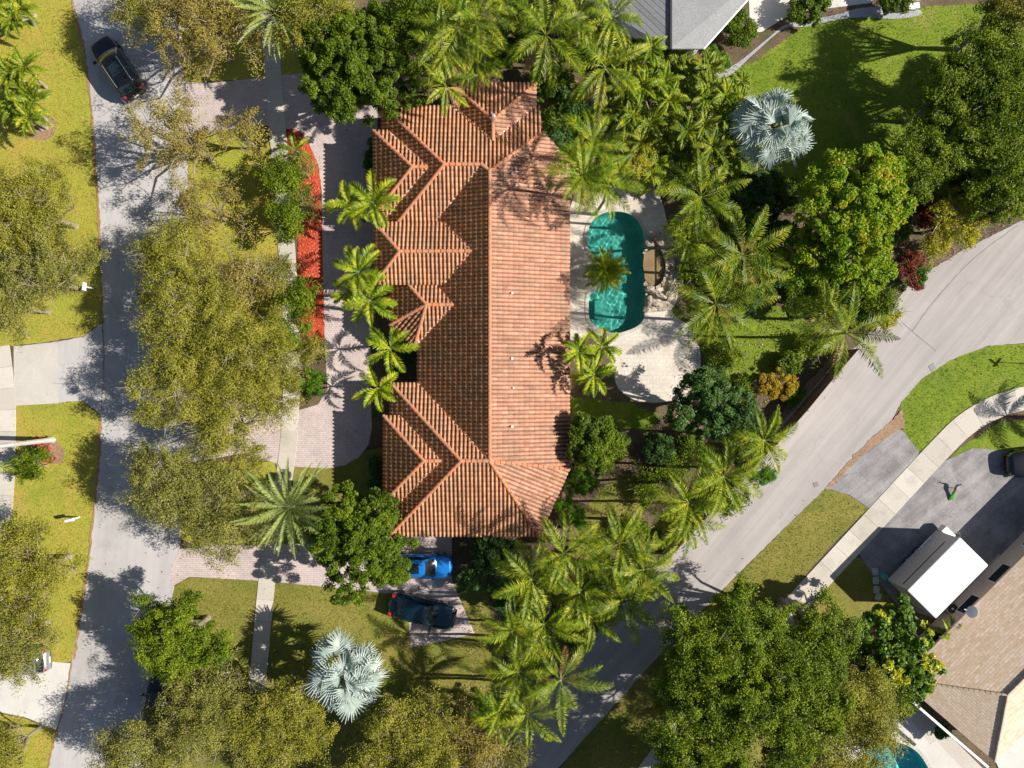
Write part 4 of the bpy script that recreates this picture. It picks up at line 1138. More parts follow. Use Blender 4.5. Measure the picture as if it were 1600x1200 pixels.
# ------------------------------------------------------------------ trees (px, py, radius px, height, kind, seed, extras)
OAKS = [
 (222, 12, 52, 6.5, 'oak_olive', 11, dict(dens=0.8), 'olive oak leaning over the road just above the black car'),
 (318, 45, 100, 7.0, 'oak_dry', 12, dict(dens=0.8), 'brownish oak on the top verge right of the black car'),
 (500, 30, 70, 7.5, 'oak_olive', 13, {}, 'olive oak at the top edge between date palm and glossy round tree'),
 (283, 212, 92, 6.5, 'oak_dry', 14, dict(dens=0.34), 'thin bare-branched oak where the upper paver drive meets the road'),
 (378, 205, 40, 5.0, 'oak_dry', 15, dict(dens=0.45), 'sparse twiggy oak at the top of the median below the upper paver drive'),
 (330, 330, 66, 4.5, 'oak_dry', 16, dict(dens=0.34), 'pale straw coloured oak in the upper part of the median'),
 (268, 402, 62, 5.5, 'oak_olive', 17, {}, 'yellow green oak hanging over the road at the upper middle of the median'),
 (372, 425, 66, 4.8, 'oak_dry', 18, dict(dens=0.42), 'golden brown oak in the median beside the small red mulch trees'),
 (300, 490, 92, 6.5, 'oak_olive', 19, {}, 'wide olive oak in the middle of the median'),
 (388, 555, 82, 6.5, 'oak_olive', 20, {}, 'olive oak between the middle of the median and the front sidewalk'),
 (285, 610, 84, 6.5, 'oak_olive', 21, dict(dens=0.8), 'greener oak over the road opposite the left concrete driveway'),
 (365, 665, 74, 6.0, 'oak_olive', 22, dict(dens=0.7), 'loose olive oak over the lower paver drive exit'),
 (270, 765, 76, 6.5, 'oak_grey', 23, {}, 'grey green oak reaching over the road below the lower drive exit'),
 (355, 785, 85, 6.5, 'oak_grey', 24, {}, 'grey green oak between the sidewalk and the road left of the big date palm'),
 (52, 330, 92, 6.5, 'oak_olive', 25, {}, 'large olive oak on the left verge below the three palms'),
 (75, 425, 82, 6.5, 'oak_grey', 26, {}, 'dark olive oak on the left verge just above the concrete driveway'),
 (10, 480, 52, 6.0, 'oak_grey', 27, {}, 'grey oak cut by the left edge above the left sidewalk'),
 (48, 895, 88, 6.5, 'oak_olive', 28, {}, 'twiggy olive oak on the left lawn below the mailbox'),
 (14, 1003, 74, 6.0, 'oak_grey', 29, {}, 'grey oak shading the silver car on the left'),
 (8, 1175, 55, 5.0, 'oak_olive', 30, dict(dens=0.7), 'oak in the lower left corner below the white concrete drive'),
 (282, 1000, 78, 6.5, 'oak_green', 31, {}, 'fresh green oak above the dark blue car by the lower left road'),
 (330, 1105, 92, 6.5, 'oak_grey', 32, {}, 'grey green oak right of the dark blue car at the lower left'),
 (225, 1175, 74, 6.0, 'oak_grey', 33, {}, 'oak spreading over the road at the bottom left'),
 (440, 1120, 92, 6.5, 'oak_olive', 34, {}, 'olive oak left of the lower silver fan palm'),
 (420, 1190, 70, 6.0, 'oak_grey', 35, {}, 'oak at the bottom edge below left of the lower silver fan palm'),
 (640, 1150, 84, 6.5, 'oak_olive', 36, {}, 'dark olive oak at the bottom edge right of the lower silver fan palm'),
 (735, 1160, 62, 5.5, 'oak_dry', 37, {}, 'brownish oak at the bottom beside the end of the diagonal road'),
 (800, 1190, 34, 4.5, 'oak_grey', 38, {}, 'small grey oak at the bottom edge on the diagonal road'),
 (640, 45, 62, 8.0, 'oak_green', 39, {}, 'yellow green tree at the top between glossy round tree and palms'),
 (1118, 1015, 108, 10.5, 'oak_green', 40, {}, 'big green oak beside the diagonal road at the lower right'),
 (1095, 1120, 96, 10.0, 'oak_green', 41, {}, 'big green oak at the bottom beside the sidewalk end'),
 (1215, 1095, 116, 11.0, 'oak_green', 42, {}, 'largest oak of the lower right group'),
 (1310, 1130, 102, 9.5, 'oak_olive', 43, {}, 'olive oak with branches over the turquoise pool'),
 (1272, 985, 62, 9.0, 'oak_green', 44, {}, 'upright green oak left of the round leaved tree by the white trailer'),
 (1548, 108, 92, 7.5, 'oak_green', 45, dict(bark='bark_pale'), 'tall oak with bare pale branches at the top right'),
 (1566, 225, 88, 7.0, 'oak_green', 46, {}, 'broad green tree at the right edge under the tall pale branched oak'),
 (1455, 240, 62, 6.5, 'oak_green', 47, dict(dens=0.9), 'loose green tree at the right side of the neighbour lawn'),
 (1555, 300, 52, 7.0, 'oak_green', 48, {}, 'green tree at the right edge over the diagonal road'),
 (1195, 1000, 60, 9.5, 'oak_green', 50, {}, 'bright green oak between the road side oak and the sidewalk'),
 (1355, 1085, 66, 7.0, 'oak_green', 51, {}, 'green oak below the round leaved tree'),
 (1425, 270, 48, 6.0, 'oak_green', 52, dict(dens=0.8), 'shaded green tree between the neighbour lawn and the yellow leaved tree'),
 (1472, 150, 62, 6.5, 'oak_green', 53, dict(dens=0.8), 'green oak spreading its crown over the right side of the neighbour lawn'),
 (1072, 1262, 96, 10.0, 'oak_green', 55, {}, 'oak reaching in over the bottom edge at the end of the right sidewalk'),
 (1190, 1275, 96, 10.0, 'oak_green', 56, {}, 'oak below the bottom edge under the largest lower right oak'),
 (960, 1300, 92, 9.0, 'oak_olive', 57, {}, 'oak beyond the bottom edge shading the diagonal road'),
 (700, 1250, 84, 8.0, 'oak_olive', 58, {}, 'oak beyond the bottom edge right of the lower silver fan palm'),
 (570, 1255, 84, 8.0, 'oak_olive', 59, {}, 'dark oak cut by the bottom edge below the lower silver fan palm'),
 (1690, 110, 88, 6.5, 'oak_green', 160, {}, 'tree beyond the right edge beside the tall pale branched oak'),
 (1690, 235, 88, 6.5, 'oak_green', 161, {}, 'tree beyond the right edge shading the neighbour lawn'),
 (1590, 292, 56, 6.0, 'oak_green', 162, {}, 'low green tree cut by the right edge above the diagonal road'),
 (1575, 20, 55, 8.0, 'oak_olive', 49, {}, 'olive tree in the top right corner'),
]
for i, (px, py, rp, h, kd, sd_, ex, lab) in enumerate(OAKS):
    broadleaf('oak_tree', lab, 'tree', px, py, rp, h, kd, sd_, group='spreading oaks', **ex)

SMALL = [
 (440, 282, 38, 3.8, 'oak_green', 60, {}, 'young tree on the red mulch bed below the small palm'),
 (470, 262, 28, 3.2, 'oak_grey', 61, {}, 'grey green young tree at the top of the red mulch bed'),
 (448, 345, 36, 3.8, 'oak_green', 62, {}, 'young tree over the sidewalk beside the upper red mulch'),
 (478, 330, 26, 3.0, 'oak_grey', 63, {}, 'small tree standing inside the upper red mulch'),
 (430, 425, 28, 3.6, 'oak_grey', 64, {}, 'thin young tree at the median side of the sidewalk'),
 (470, 468, 32, 3.6, 'oak_green', 65, {}, 'young tree overlapping the lower half of the red mulch'),
 (450, 520, 30, 3.4, 'oak_green', 66, {}, 'young tree over the sidewalk at the lower end of the red mulch'),
 (482, 545, 28, 2.8, 'oak_olive', 67, {}, 'shrubby tree at the bottom tip of the red mulch'),
 (452, 590, 28, 3.0, 'oak_olive', 68, dict(dens=0.7), 'loose shrub tree left of the round green bush'),
 (440, 640, 30, 3.0, 'oak_olive', 69, dict(dens=0.5), 'sparse shrub over the sidewalk where the pavers widen'),
 (55, 728, 34, 2.2, 'oak_green', 70, dict(dens=0.6), 'green shrub on the left lawn below the royal palm trunk'),
 (990, 250, 34, 4.0, 'yellow', 71, dict(bark='bark_pale'), 'yellow green shrub with bare twigs at the top of the pool deck'),
 (1490, 348, 48, 5.0, 'yellow', 72, dict(bark='bark_pale'), 'yellow leaved tree at the road edge below the right hand trees'),
 (1345, 420, 46, 5.0, 'bright', 73, {}, 'lower green tree under the big bright tree by the road'),
 (1060, 1180, 26, 3.0, 'oak_olive', 74, {}, 'small oak sapling at the bottom right of the diagonal road'),
 (1375, 470, 26, 3.0, 'oak_green', 75, {}, 'low shrub tree at the road edge above the palm on the verge'),
]
for px, py, rp, h, kd, sd_, ex, lab in SMALL:
    broadleaf('small_tree', lab, 'small tree', px, py, rp, h, kd, sd_, **ex)

broadleaf('glossy_tree', 'dense glossy dark green tree at the upper left corner of the tiled roof', 'tree', 562, 110, 94, 7.5, 'dense', 80)
broadleaf('glossy_tree', 'dense glossy green tree beside the garage drive and the bright blue car', 'tree', 566, 843, 88, 6.5, 'dense', 81)
broadleaf('glossy_tree', 'dense bluish green round tree below the pool deck', 'tree', 1112, 638, 66, 6.5, 'blue', 82, stretch=1.05)
broadleaf('glossy_tree', 'dense green tree touching the right eave of the tiled roof', 'tree', 922, 690, 48, 5.0, 'dense', 83, stretch=1.15)
broadleaf('leafy_tree', 'big bright green tree with orange leaf tips right of the garden palms', 'tree', 1322, 330, 98, 8.5, 'bright', 84)
broadleaf('leafy_tree', 'bright green tree half under the big bright one, beside the coconut palms', 'tree', 1262, 400, 50, 6.0, 'bright', 85)
broadleaf('round_leaf_tree', 'round leaved tree with yellow patches between oak and white trailer', 'tree', 1392, 1010, 74, 6.0, 'grape', 86, stretch=1.1, second=('grape', 0.16, 'grape_y'))
BUSH = [
 (490, 598, 24, 1.6, 'fresh', 100, {}, 'round bright green bush beside the lower drive'),
 (905, 752, 30, 2.6, 'fresh', 101, {}, 'green hedge bush under the right eave, upper one'),
 (888, 800, 24, 2.0, 'fresh', 102, dict(stretch=1.5, angle=0.9), 'green hedge bush at the lower right roof corner'),
 (1213, 601, 30, 1.8, 'orange', 103, {}, 'round golden orange bush by the diagonal road'),
 (1415, 412, 24, 1.8, 'red', 104, {}, 'dark red leaved shrub at the edge of the diagonal road'),
 (1428, 440, 15, 1.3, 'red', 105, {}, 'smaller dark red shrub touching the road surface'),
 (1436, 428, 16, 1.5, 'fresh', 106, {}, 'green shrub between the two dark red shrubs'),
 (1150, 48, 26, 2.0, 'dense', 107, dict(stretch=1.5, angle=0.95), 'clipped hedge along the grey roof beside the gravel path'),
 (1260, 12, 38, 1.8, 'dense', 108, dict(stretch=0.6), 'low hedge above the gravel path at the top edge'),
 (1395, 3, 30, 1.8, 'dense', 109, dict(stretch=0.6), 'low dark hedge at the top edge right of the gap in the hedges'),
 (1120, 95, 20, 2.2, 'fresh', 110, {}, 'bush at the lower corner of the grey roof'),
 (1240, 620, 22, 0.9, 'fresh', 111, dict(stretch=0.6, angle=0.9), 'low green shrub on the verge right of the orange bush'),
 (752, 1108, 30, 1.8, 'fresh', 112, {}, 'bright green bush at the end of the side lawn near the road'),
 (770, 865, 42, 3.0, 'blue', 113, {}, 'dark green bush below the bottom edge of the tiled roof'),
 (735, 905, 22, 2.0, 'blue', 114, {}, 'dark bush right of the bright blue car'),
 (600, 395, 16, 1.2, 'blue', 115, dict(stretch=2.2), 'dark foundation bush against the middle front wall'),
 (622, 560, 24, 1.4, 'blue', 116, dict(stretch=1.5), 'dark foundation bush in the recess of the front wall'),
 (590, 740, 16, 1.2, 'blue', 117, dict(stretch=2.4), 'dark foundation bush at the lower front corner'),
 (583, 250, 12, 1.2, 'blue', 118, dict(stretch=3.5), 'dark clipped hedge along the upper front wall'),
 (1472, 1140, 13, 1.2, 'blue', 119, {}, 'small dark plant in the passage beside the tan roof'),
 (60, 692, 8, 0.6, 'crimson', 120, {}, 'crimson plant beside the royal palm trunk, upper one'),
 (68, 697, 11, 0.6, 'crimson', 121, {}, 'crimson plant touching the royal palm trunk'),
 (72, 716, 13, 0.5, 'crimson', 122, dict(stretch=0.5), 'crimson plant below the royal palm trunk'),
 (1030, 700, 26, 1.2, 'blue', 123, {}, 'low dark shrub in the backyard left of the bluish tree'),
 (1010, 760, 24, 1.4, 'oak_green', 124, {}, 'low loose shrub in the backyard near the fence'),
 (985, 830, 26, 1.6, 'oak_green', 125, {}, 'loose shrub at the backyard end of the fence'),
 (870, 225, 34, 3.0, 'blue', 126, {}, 'dark bush at the upper right roof corner'),
 (880, 190, 30, 3.0, 'dense', 127, {}, 'green bush between the roof and the areca palms'),
 (1200, 360, 40, 3.0, 'blue', 128, {}, 'dark bush among the coconut palms'),
 (1180, 300, 36, 3.0, 'blue', 129, {}, 'dark bush below the upper silver fan palm'),
 (1240, 470, 26, 2.2, 'dense', 130, {}, 'green bush between coconut palms and the small lawn'),
 (1090, 425, 26, 1.6, 'oak_green', 131, {}, 'loose shrub right of the rock waterfall'),
 (700, 10, 50, 5.0, 'dense', 132, {}, 'dark tree crown behind the palms at the top edge'),
 (800, 25, 42, 4.0, 'dense', 133, {}, 'dark bush between the two palm groups at the top edge'),
 (1380, 500, 22, 1.4, 'yellow', 134, {}, 'pale shrub at the road edge beside the tall verge palm'),
 (990, 905, 30, 2.0, 'oak_green', 135, {}, 'shrub under the palm row at the diagonal road'),
 (1140, 780, 26, 1.6, 'oak_green', 136, {}, 'shrub under the palms beside the diagonal road'),
 (1150, 335, 34, 2.6, 'dense', 138, {}, 'green bush between the two upper coconut palms'),
 (1205, 430, 34, 2.8, 'blue', 139, {}, 'dark bush right of the middle coconut palm'),
 (1215, 300, 34, 3.0, 'dense', 140, {}, 'green bush between silver palm and big bright tree'),
 (1255, 455, 30, 3.0, 'oak_green', 141, {}, 'shrubby growth under the lower bright green tree'),
 (1300, 445, 32, 2.6, 'dense', 142, {}, 'green bush above the orange frond palm'),
 (1350, 470, 26, 2.4, 'fresh', 143, {}, 'light green bush beside the orange frond palm'),
 (1405, 300, 36, 2.4, 'blue', 144, {}, 'dark understory bush below the neighbour lawn, left'),
 (1445, 330, 36, 2.4, 'red', 145, {}, 'reddish understory shrub under the green trees'),
 (1395, 360, 30, 2.2, 'dense', 146, {}, 'green bush above the dark red shrubs'),
 (1500, 300, 40, 2.6, 'dense', 147, {}, 'green understory bush under the right edge trees'),
 (1270, 540, 22, 1.6, 'oak_green', 148, {}, 'small shrub at the fence end beside the verge palm'),
 (1080, 690, 22, 1.4, 'dense', 149, {}, 'small shrub at the foot of the bluish round tree'),
 (1050, 735, 24, 1.4, 'oak_green', 150, {}, 'dry looking shrub in the middle of the backyard'),
 (960, 700, 24, 1.6, 'dense', 151, {}, 'green bush beside the eave tree, garden side'),
 (1100, 720, 22, 1.6, 'fresh', 152, {}, 'light green shrub beside the backyard fence'),
 (1160, 690, 24, 1.8, 'oak_green', 153, {}, 'shrub between the bluish tree and the road palms'),
 (1165, 610, 18, 1.2, 'oak_green', 154, {}, 'small shrub left of the golden orange bush'),
 (1230, 570, 18, 1.2, 'dense', 155, {}, 'small bush above the golden orange bush'),
 (790, 930, 30, 2.2, 'blue', 156, {}, 'dark bush at the left side of the palm grove'),
 (930, 890, 30, 2.2, 'dense', 157, {}, 'green bush between grove palms and backyard'),
 (900, 985, 34, 2.4, 'dense', 158, {}, 'green bush in the middle of the palm grove'),
 (840, 1030, 34, 2.2, 'blue', 159, {}, 'dark bush in the lower part of the palm grove'),
 (870, 930, 30, 2.4, 'blue', 160, {}, 'dark bush in the upper part of the palm grove'),
 (860, 130, 34, 2.6, 'dense', 161, {}, 'bush below the large palm right of the north gable'),
 (910, 160, 34, 3.0, 'blue', 162, {}, 'dark bush left of the areca thicket'),
 (790, 80, 30, 2.4, 'dense', 163, {}, 'green bush above the north gable'),
 (905, 65, 34, 3.0, 'dense', 164, {}, 'green bush between the two large top palms'),
 (1545, 322, 34, 2.4, 'dense', 170, {}, 'green bush at the road edge right of the yellow leaved tree'),
 (1590, 322, 28, 2.0, 'oak_green', 171, {}, 'loose bush at the road edge by the right picture edge'),
 (1455, 385, 24, 1.6, 'yellow', 172, {}, 'yellowish bush at the road edge below the yellow leaved tree'),
 (1330, 470, 28, 2.2, 'blue', 173, {}, 'dark bush behind the verge palm'),
 (1130, 560, 22, 1.4, 'oak_green', 174, {}, 'low shrub on the small lawn right of the round deck'),
 (1160, 470, 34, 2.4, 'blue', 175, {}, 'dark bush between the lower coconut palm and the small lawn'),
 (1045, 270, 30, 2.2, 'dense', 176, {}, 'green bush at the top right of the pool deck'),
 (1190, 740, 22, 1.5, 'fresh', 137, {}, 'small green shrub beneath the uppermost road palms'),
]
for px, py, rp, h, kd, sd_, ex, lab in BUSH:
    broadleaf('bush', lab, 'bush', px, py, rp, h, kd, sd_, zc_f=0.55, parts=('stem', 'foliage'), **ex)

# palms
PALMS = [
 # front drive
 (548, 322, 36, 3.6, 'xmas', 200, dict(nf=10), 'left crown of the palm pair by the upper driveway'),
 (583, 318, 46, 3.9, 'xmas', 201, {}, 'yellow green palm against the upper front eave'),
 (560, 425, 42, 4.0, 'xmas', 202, {}, 'yellow green palm left of the entry roof'),
 (578, 470, 44, 4.0, 'xmas', 203, {}, 'yellow green palm below the entry roof corner'),
 (540, 458, 26, 3.4, 'xmas', 204, dict(nf=7), 'smaller palm crown over the driveway below the entry'),
 (609, 545, 40, 3.2, 'xmas', 205, dict(nf=8), 'palm left of the front turret with a star shadow on the drive'),
 (590, 607, 36, 3.0, 'xmas', 206, dict(nf=8), 'palm in the recess above the lower front wing'),
 # pool side
 (903, 548, 30, 5.0, 'xmas', 207, dict(nf=8), 'palm at the right eave below the pool, left one'),
 (940, 542, 32, 4.6, 'xmas', 208, dict(nf=8), 'palm over the deck below the pool, upper right one'),
 (928, 585, 34, 4.4, 'xmas', 209, dict(nf=9), 'palm over the deck below the pool, lowest one'),
 (910, 275, 52, 7.5, 'areca', 210, {}, 'tall palm at the roof corner above the pool'),
 (925, 225, 44, 6.5, 'areca', 211, {}, 'palm just above the tall roof corner palm'),
 (950, 290, 40, 6.0, 'areca', 212, {}, 'palm crown between pool deck and roof corner'),
 # top row
 (716, 45, 54, 7.5, 'queen', 213, {}, 'palm at the top edge above the roof, middle one'),
 (690, 75, 46, 7.0, 'queen', 214, {}, 'palm at the top left of the roof beside the olive tree'),
 (748, 30, 50, 7.5, 'queen', 215, {}, 'palm at the top edge with yellow frond tips'),
 (697, 135, 38, 6.5, 'queen', 216, dict(nf=9), 'palm with fronds hanging over the top roof edge'),
 (745, 95, 38, 5.5, 'areca', 217, {}, 'low palm just above the north roof gable'),
 (853, 55, 62, 8.0, 'queen', 218, {}, 'large palm right of the north roof gable'),
 (945, 105, 56, 7.5, 'queen', 219, {}, 'large palm below the grey roof'),
 (955, 30, 44, 7.0, 'queen', 220, {}, 'palm overlapping the left slope of the grey roof'),
 (905, 20, 44, 6.5, 'queen', 221, {}, 'palm at the top edge left of the grey roof'),
 (1000, 95, 40, 5.5, 'areca', 222, dict(stems=2), 'areca palm under the lower edge of the grey roof'),
 # right garden
 (1095, 308, 58, 7.5, 'coco', 223, {}, 'coconut palm at the upper right of the pool deck'),
 (1160, 398, 64, 8.0, 'coco', 224, {}, 'coconut palm right of the rock waterfall'),
 (1118, 475, 66, 7.5, 'coco', 225, {}, 'coconut palm overhanging the right side of the pool deck'),
 (1075, 378, 36, 4.5, 'areca', 226, {}, 'small palm between the rock waterfall and coconut palms'),
 (1322, 520, 62, 6.5, 'coco', 227, dict(nf=12), 'palm on the verge leaning over the diagonal road'),
 (1288, 490, 46, 5.5, 'queen', 228, {}, 'palm with orange fronds behind the verge palm'),
 # chain along the road
 (1193, 688, 48, 6.0, 'queen', 229, {}, 'uppermost palm of the row along the diagonal road'),
 (1130, 745, 52, 6.2, 'queen', 230, {}, 'second palm down the row along the diagonal road'),
 (1075, 785, 50, 6.2, 'queen', 231, {}, 'third palm down the row, beside the backyard fence'),
 (1068, 812, 46, 5.6, 'queen', 232, {}, 'fourth palm down the row, reaching over the road'),
 (968, 850, 50, 6.5, 'queen', 233, {}, 'palm at the lower end of the backyard'),
 (1005, 890, 50, 6.5, 'coco', 234, {}, 'palm at the road edge at the foot of the fence'),
 (880, 865, 54, 6.8, 'queen', 235, {}, 'palm below the lower right roof corner'),
 (830, 905, 54, 6.6, 'queen', 236, {}, 'palm below the roof, left of the corner palm'),
 (905, 925, 46, 6.0, 'queen', 237, {}, 'palm in the middle of the dense palm grove'),
 (975, 935, 56, 6.5, 'coco', 238, {}, 'grove palm with fronds over the diagonal road'),
 (925, 965, 40, 5.5, 'queen', 239, {}, 'lower grove palm with yellow tips by the road'),
 (850, 975, 50, 6.0, 'queen', 240, {}, 'grove palm right of the dark blue parked car'),
 (800, 985, 44, 6.0, 'queen', 241, {}, 'leftmost palm of the grove near the garage drive end'),
 (876, 1062, 56, 6.5, 'coco', 242, dict(nf=9), 'palm with wide open star of fronds over the lower road'),
 (810, 1050, 50, 6.0, 'queen', 243, {}, 'grove palm left of the open star palm'),
 (825, 1115, 44, 5.5, 'queen', 244, {}, 'lowest palm of the grove at the road end'),
 (780, 1110, 36, 4.5, 'areca', 245, {}, 'short palm at the lower left of the grove'),
 # left side
 (26, 120, 44, 2.6, 'areca', 246, dict(stems=3, mat='palm_y'), 'upper palm of the pair on the left verge'),
 (34, 166, 44, 2.6, 'areca', 247, dict(stems=3, mat='palm_y'), 'lower palm of the pair on the left verge above a mulch ring'),
 (14, 14, 42, 2.6, 'areca', 248, dict(stems=3, mat='palm_y'), 'palm in the top left corner'),
 (462, 235, 26, 2.2, 'xmas', 249, dict(nf=7, mat='palm'), 'little palm at the tip of the red mulch bed'),
 (1486, 990, 26, 2.4, 'xmas', 250, {}, 'little orange tinged palm at the foot of the white trailer'),
 (800, 1000, 30, 4.0, 'areca', 251, {}, 'small crown under the leftmost grove palm'),
 (1672, 655, 46, 2.2, 'coco', 252, {}, 'palm beyond the right edge shading the curved sidewalk'),
]
for px, py, rp, h, kd, sd_, ex, lab in PALMS:
    palm('palm_tree', lab, 'palm tree', px, py, rp * (0.93 if kd == 'xmas' else 1.08), h, kd, sd_, group='feather leaved palms', **ex)
palm('date_palm', 'big grey green date palm with stiff fronds beside the lower sidewalk', 'palm tree', 452, 792, 72, 4.6, 'date', 300, tr=0.24)
palm('date_palm', 'grey green date palm over the top end of the front sidewalk', 'palm tree', 433, 22, 66, 5.2, 'date', 301, tr=0.22)
palm('pool_palm', 'dense round palm with short fronds at the waist of the pool', 'palm tree', 947, 423, 34, 2.2, 'pygmy', 302, tr=0.15)
palm('royal_palm', 'tall royal palm with pale grey trunk leaning out of the left edge', 'palm tree', -75, 706, 70, 9.0, 'coco', 303, tr=0.17, trunk_mat='royal_trunk', lean=0.0)
bismarck('upper silver fan palm on the neighbour lawn below the gravel path', 1205, 202, 72, 4.8, 400, n=34)
bismarck('lower silver fan palm on the side lawn below the dark blue car', 540, 1056, 72, 4.5, 401)

# dense areca and ginger thicket between house and neighbour
THICK = [(1010, 60, 26, 2.6), (1062, 100, 36, 4.0), (1100, 120, 34, 3.6), (1020, 145, 38, 4.2), (1070, 160, 40, 4.2), (1125, 165, 34, 3.6), (1000, 200, 36, 3.8), (1045, 215, 38, 4.0), (1095, 215, 38, 4.0), (1140, 225, 30, 3.2),
         (1055, 262, 36, 3.6), (1110, 262, 30, 3.2), (975, 165, 32, 3.6), (960, 70, 30, 3.2), (985, 130, 30, 3.4), (1150, 140, 22, 2.4), (1030, 105, 30, 3.4), (1015, 260, 24, 2.6)]
WHERE = ['left corner of the grey roof', 'middle of the grey roof edge', 'right corner of the grey roof', 'second row below the grey roof, left', 'centre of the thicket, upper', 'upper right side of the thicket',
         'left side of the thicket, middle', 'centre of the thicket', 'centre right of the thicket', 'left of the upper silver palm', 'bottom centre of the thicket', 'bottom right of the thicket by the silver palm',
         'far left of the thicket, upper', 'the left slope of the grey roof', 'left shoulder of the thicket', 'top right tip of the thicket by the lawn', 'upper left centre of the thicket', 'bottom left tip of the thicket by the pool deck']
for i, ((px, py, rp, h), wh) in enumerate(zip(THICK, WHERE)):
    if i % 3 == 1:
        paddles('ginger_clump', 'arching broad leaved clump near the ' + wh.replace('the left slope', 'left slope'), px, py, rp * 1.15, h, 500 + i, 'palm_y', 70, group='thicket plants')
    else:
        palm('areca_palm', 'bushy areca palm near the ' + wh.replace('the left slope', 'left slope'), 'shrub', px, py, rp * 1.25, h, 'areca', 500 + i, stems=4, spread=0.62, group='thicket plants', tr=0.05, nf=10, mat='areca' if i % 2 else 'palm')

# ------------------------------------------------------------------ loose litter and grass tufts
def poly_pts(pts, n, r):
    xy = np.array([P(*p)[:2] for p in pts]); lo, hi = xy.min(0), xy.max(0)
    q = r.uniform(lo, hi, (n, 2)); c = np.zeros(n, bool); j = len(xy) - 1
    for i in range(len(xy)):
        xi, yi = xy[i]; xj, yj = xy[j]
        c ^= ((yi > q[:, 1]) != (yj > q[:, 1])) & (q[:, 0] < (xj - xi) * (q[:, 1] - yi) / (yj - yi + 1e-12) + xi); j = i
    return q[c]
def tufts(name, polys, per_m2, hgt, mat, seed, cat, label, flat=False, size=0.07):
    r = rng_(seed); V = []
    for pts in polys:
        xy = np.array([P(*p)[:2] for p in pts]); a = np.prod(xy.max(0) - xy.min(0))
        q = poly_pts(pts, int(a * per_m2), r); n = len(q)
        c = np.concatenate([q, np.full((n, 1), 0.02)], 1)
        if flat:
            c[:, 2] += 0.05
            V.append(leaves(c, r, size, size * 0.6, 1.5))
        else:
            th = r.uniform(0, 6.28, n); d = np.stack([np.cos(th), np.sin(th), np.zeros(n)], 1) * 0.025
            ln = r.normal(0, hgt * 0.6, (n, 3)); ln[:, 2] = hgt * r.uniform(0.5, 1.2, n)
            V.append(np.stack([c - d, c + d, c + ln + d * 0.2, c + ln - d * 0.2], 1).reshape(-1, 3))
    o = quads_obj(name, np.concatenate(V), mat); tag(o, label, cat, kind='stuff'); return o
M['blade_dry'] = leaf_mat('blade_dry', [(0.16, 0.14, 0.03), (0.30, 0.24, 0.05), (0.42, 0.33, 0.10)], noise_scale=0.4)
M['blade_green'] = leaf_mat('blade_green', [(0.045, 0.09, 0.006), (0.11, 0.165, 0.01), (0.23, 0.25, 0.035)], noise_scale=0.4)
tufts('grass', [[(0, 0), (112, 0), (128, 60), (142, 160), (152, 300), (159, 450), (161, 500), (130, 525), (0, 540)], [(24, 634), (130, 626), (158, 652), (152, 760), (135, 900), (112, 1034), (0, 1036), (14, 785)],
                [(0, 1115), (88, 1141), (72, 1200), (0, 1200)], [(292, 206), (412, 196), (428, 250), (440, 380), (448, 500), (440, 620), (290, 640)]], 45, 0.07, M['blade_dry'], 900, 'grass', 'dry yellow grass blades of the street lawns')
tufts('grass', [[(262, 925), (290, 902), (405, 905), (535, 918), (640, 930), (760, 1000), (780, 1080), (730, 1190), (222, 1200)], [(1110, 122), (1180, 95), (1260, 38), (1450, 10), (1560, 5), (1600, 330), (1220, 330), (1120, 260)],
                [(1600, 540), (1545, 543), (1490, 562), (1445, 590), (1414, 622), (1408, 655), (1422, 690), (1436, 704), (1478, 670), (1540, 626), (1600, 612)], [(1290, 766), (1356, 794), (1300, 850), (1215, 950), (1110, 1080), (985, 1200), (876, 1200), (1010, 1042), (1130, 924)],
                [(892, 620), (985, 630), (1030, 650), (1010, 672), (892, 700)], [(895, 830), (925, 780), (1020, 735), (1030, 760), (935, 885), (880, 880)], [(1085, 505), (1180, 470), (1260, 490), (1262, 560), (1200, 590), (1110, 600)]], 45, 0.07, M['blade_green'], 901, 'grass', 'green grass blades of the garden lawns')
M['bark_chips'] = leaf_mat('bark_chips', [(0.25, 0.035, 0.015), (0.60, 0.09, 0.04), (0.75, 0.16, 0.08)], tr=0.0)
tufts('mulch_chips', [[(452, 206), (472, 212), (490, 245), (500, 300), (503, 400), (506, 520), (498, 538), (474, 534), (466, 480), (466, 380), (462, 300)]], 120, 0.02, M['bark_chips'], 904, 'mulch', 'loose red wood chips of the planting bed', flat=True, size=0.12)
M['litter'] = leaf_mat('leaf_litter', [(0.10, 0.06, 0.03), (0.26, 0.16, 0.08), (0.36, 0.26, 0.14)], noise_scale=1.0, tr=0.1)
tufts('leaf_litter', [[(840, 0), (1160, 100), (1260, 330), (1290, 560), (1060, 860), (760, 1190), (700, 850), (1010, 700), (1090, 500), (1030, 300), (850, 250)], [(1230, 640), (1345, 540), (1400, 440), (1300, 300), (1600, 250), (1600, 340), (1420, 445), (1240, 655)]], 14, 0.02, M['litter'], 902, 'leaf litter', 'brown fallen leaves under the garden trees', flat=True, size=0.12)
tufts('fallen_leaves', [[(250, 100), (300, 100), (300, 880), (250, 880)], [(500, 120), (590, 120), (590, 700), (500, 720)], [(1130, 900), (1280, 740), (1330, 760), (1150, 930)], [(160, 0), (290, 0), (290, 1100), (120, 1100)], [(1400, 440), (1440, 430), (1300, 640), (1240, 650)]], 0.5, 0.02, M['litter'], 903, 'fallen leaves', 'scattered brown leaves on roads and drive', flat=True, size=0.12)

o = quads_obj('roof_litter', leaves(debris_pts, rng_(5), 0.16, 0.06, 1.5), M['litter']); tag(o, 'brown leaf litter lying on the tiled roof', 'leaf litter', kind='stuff')
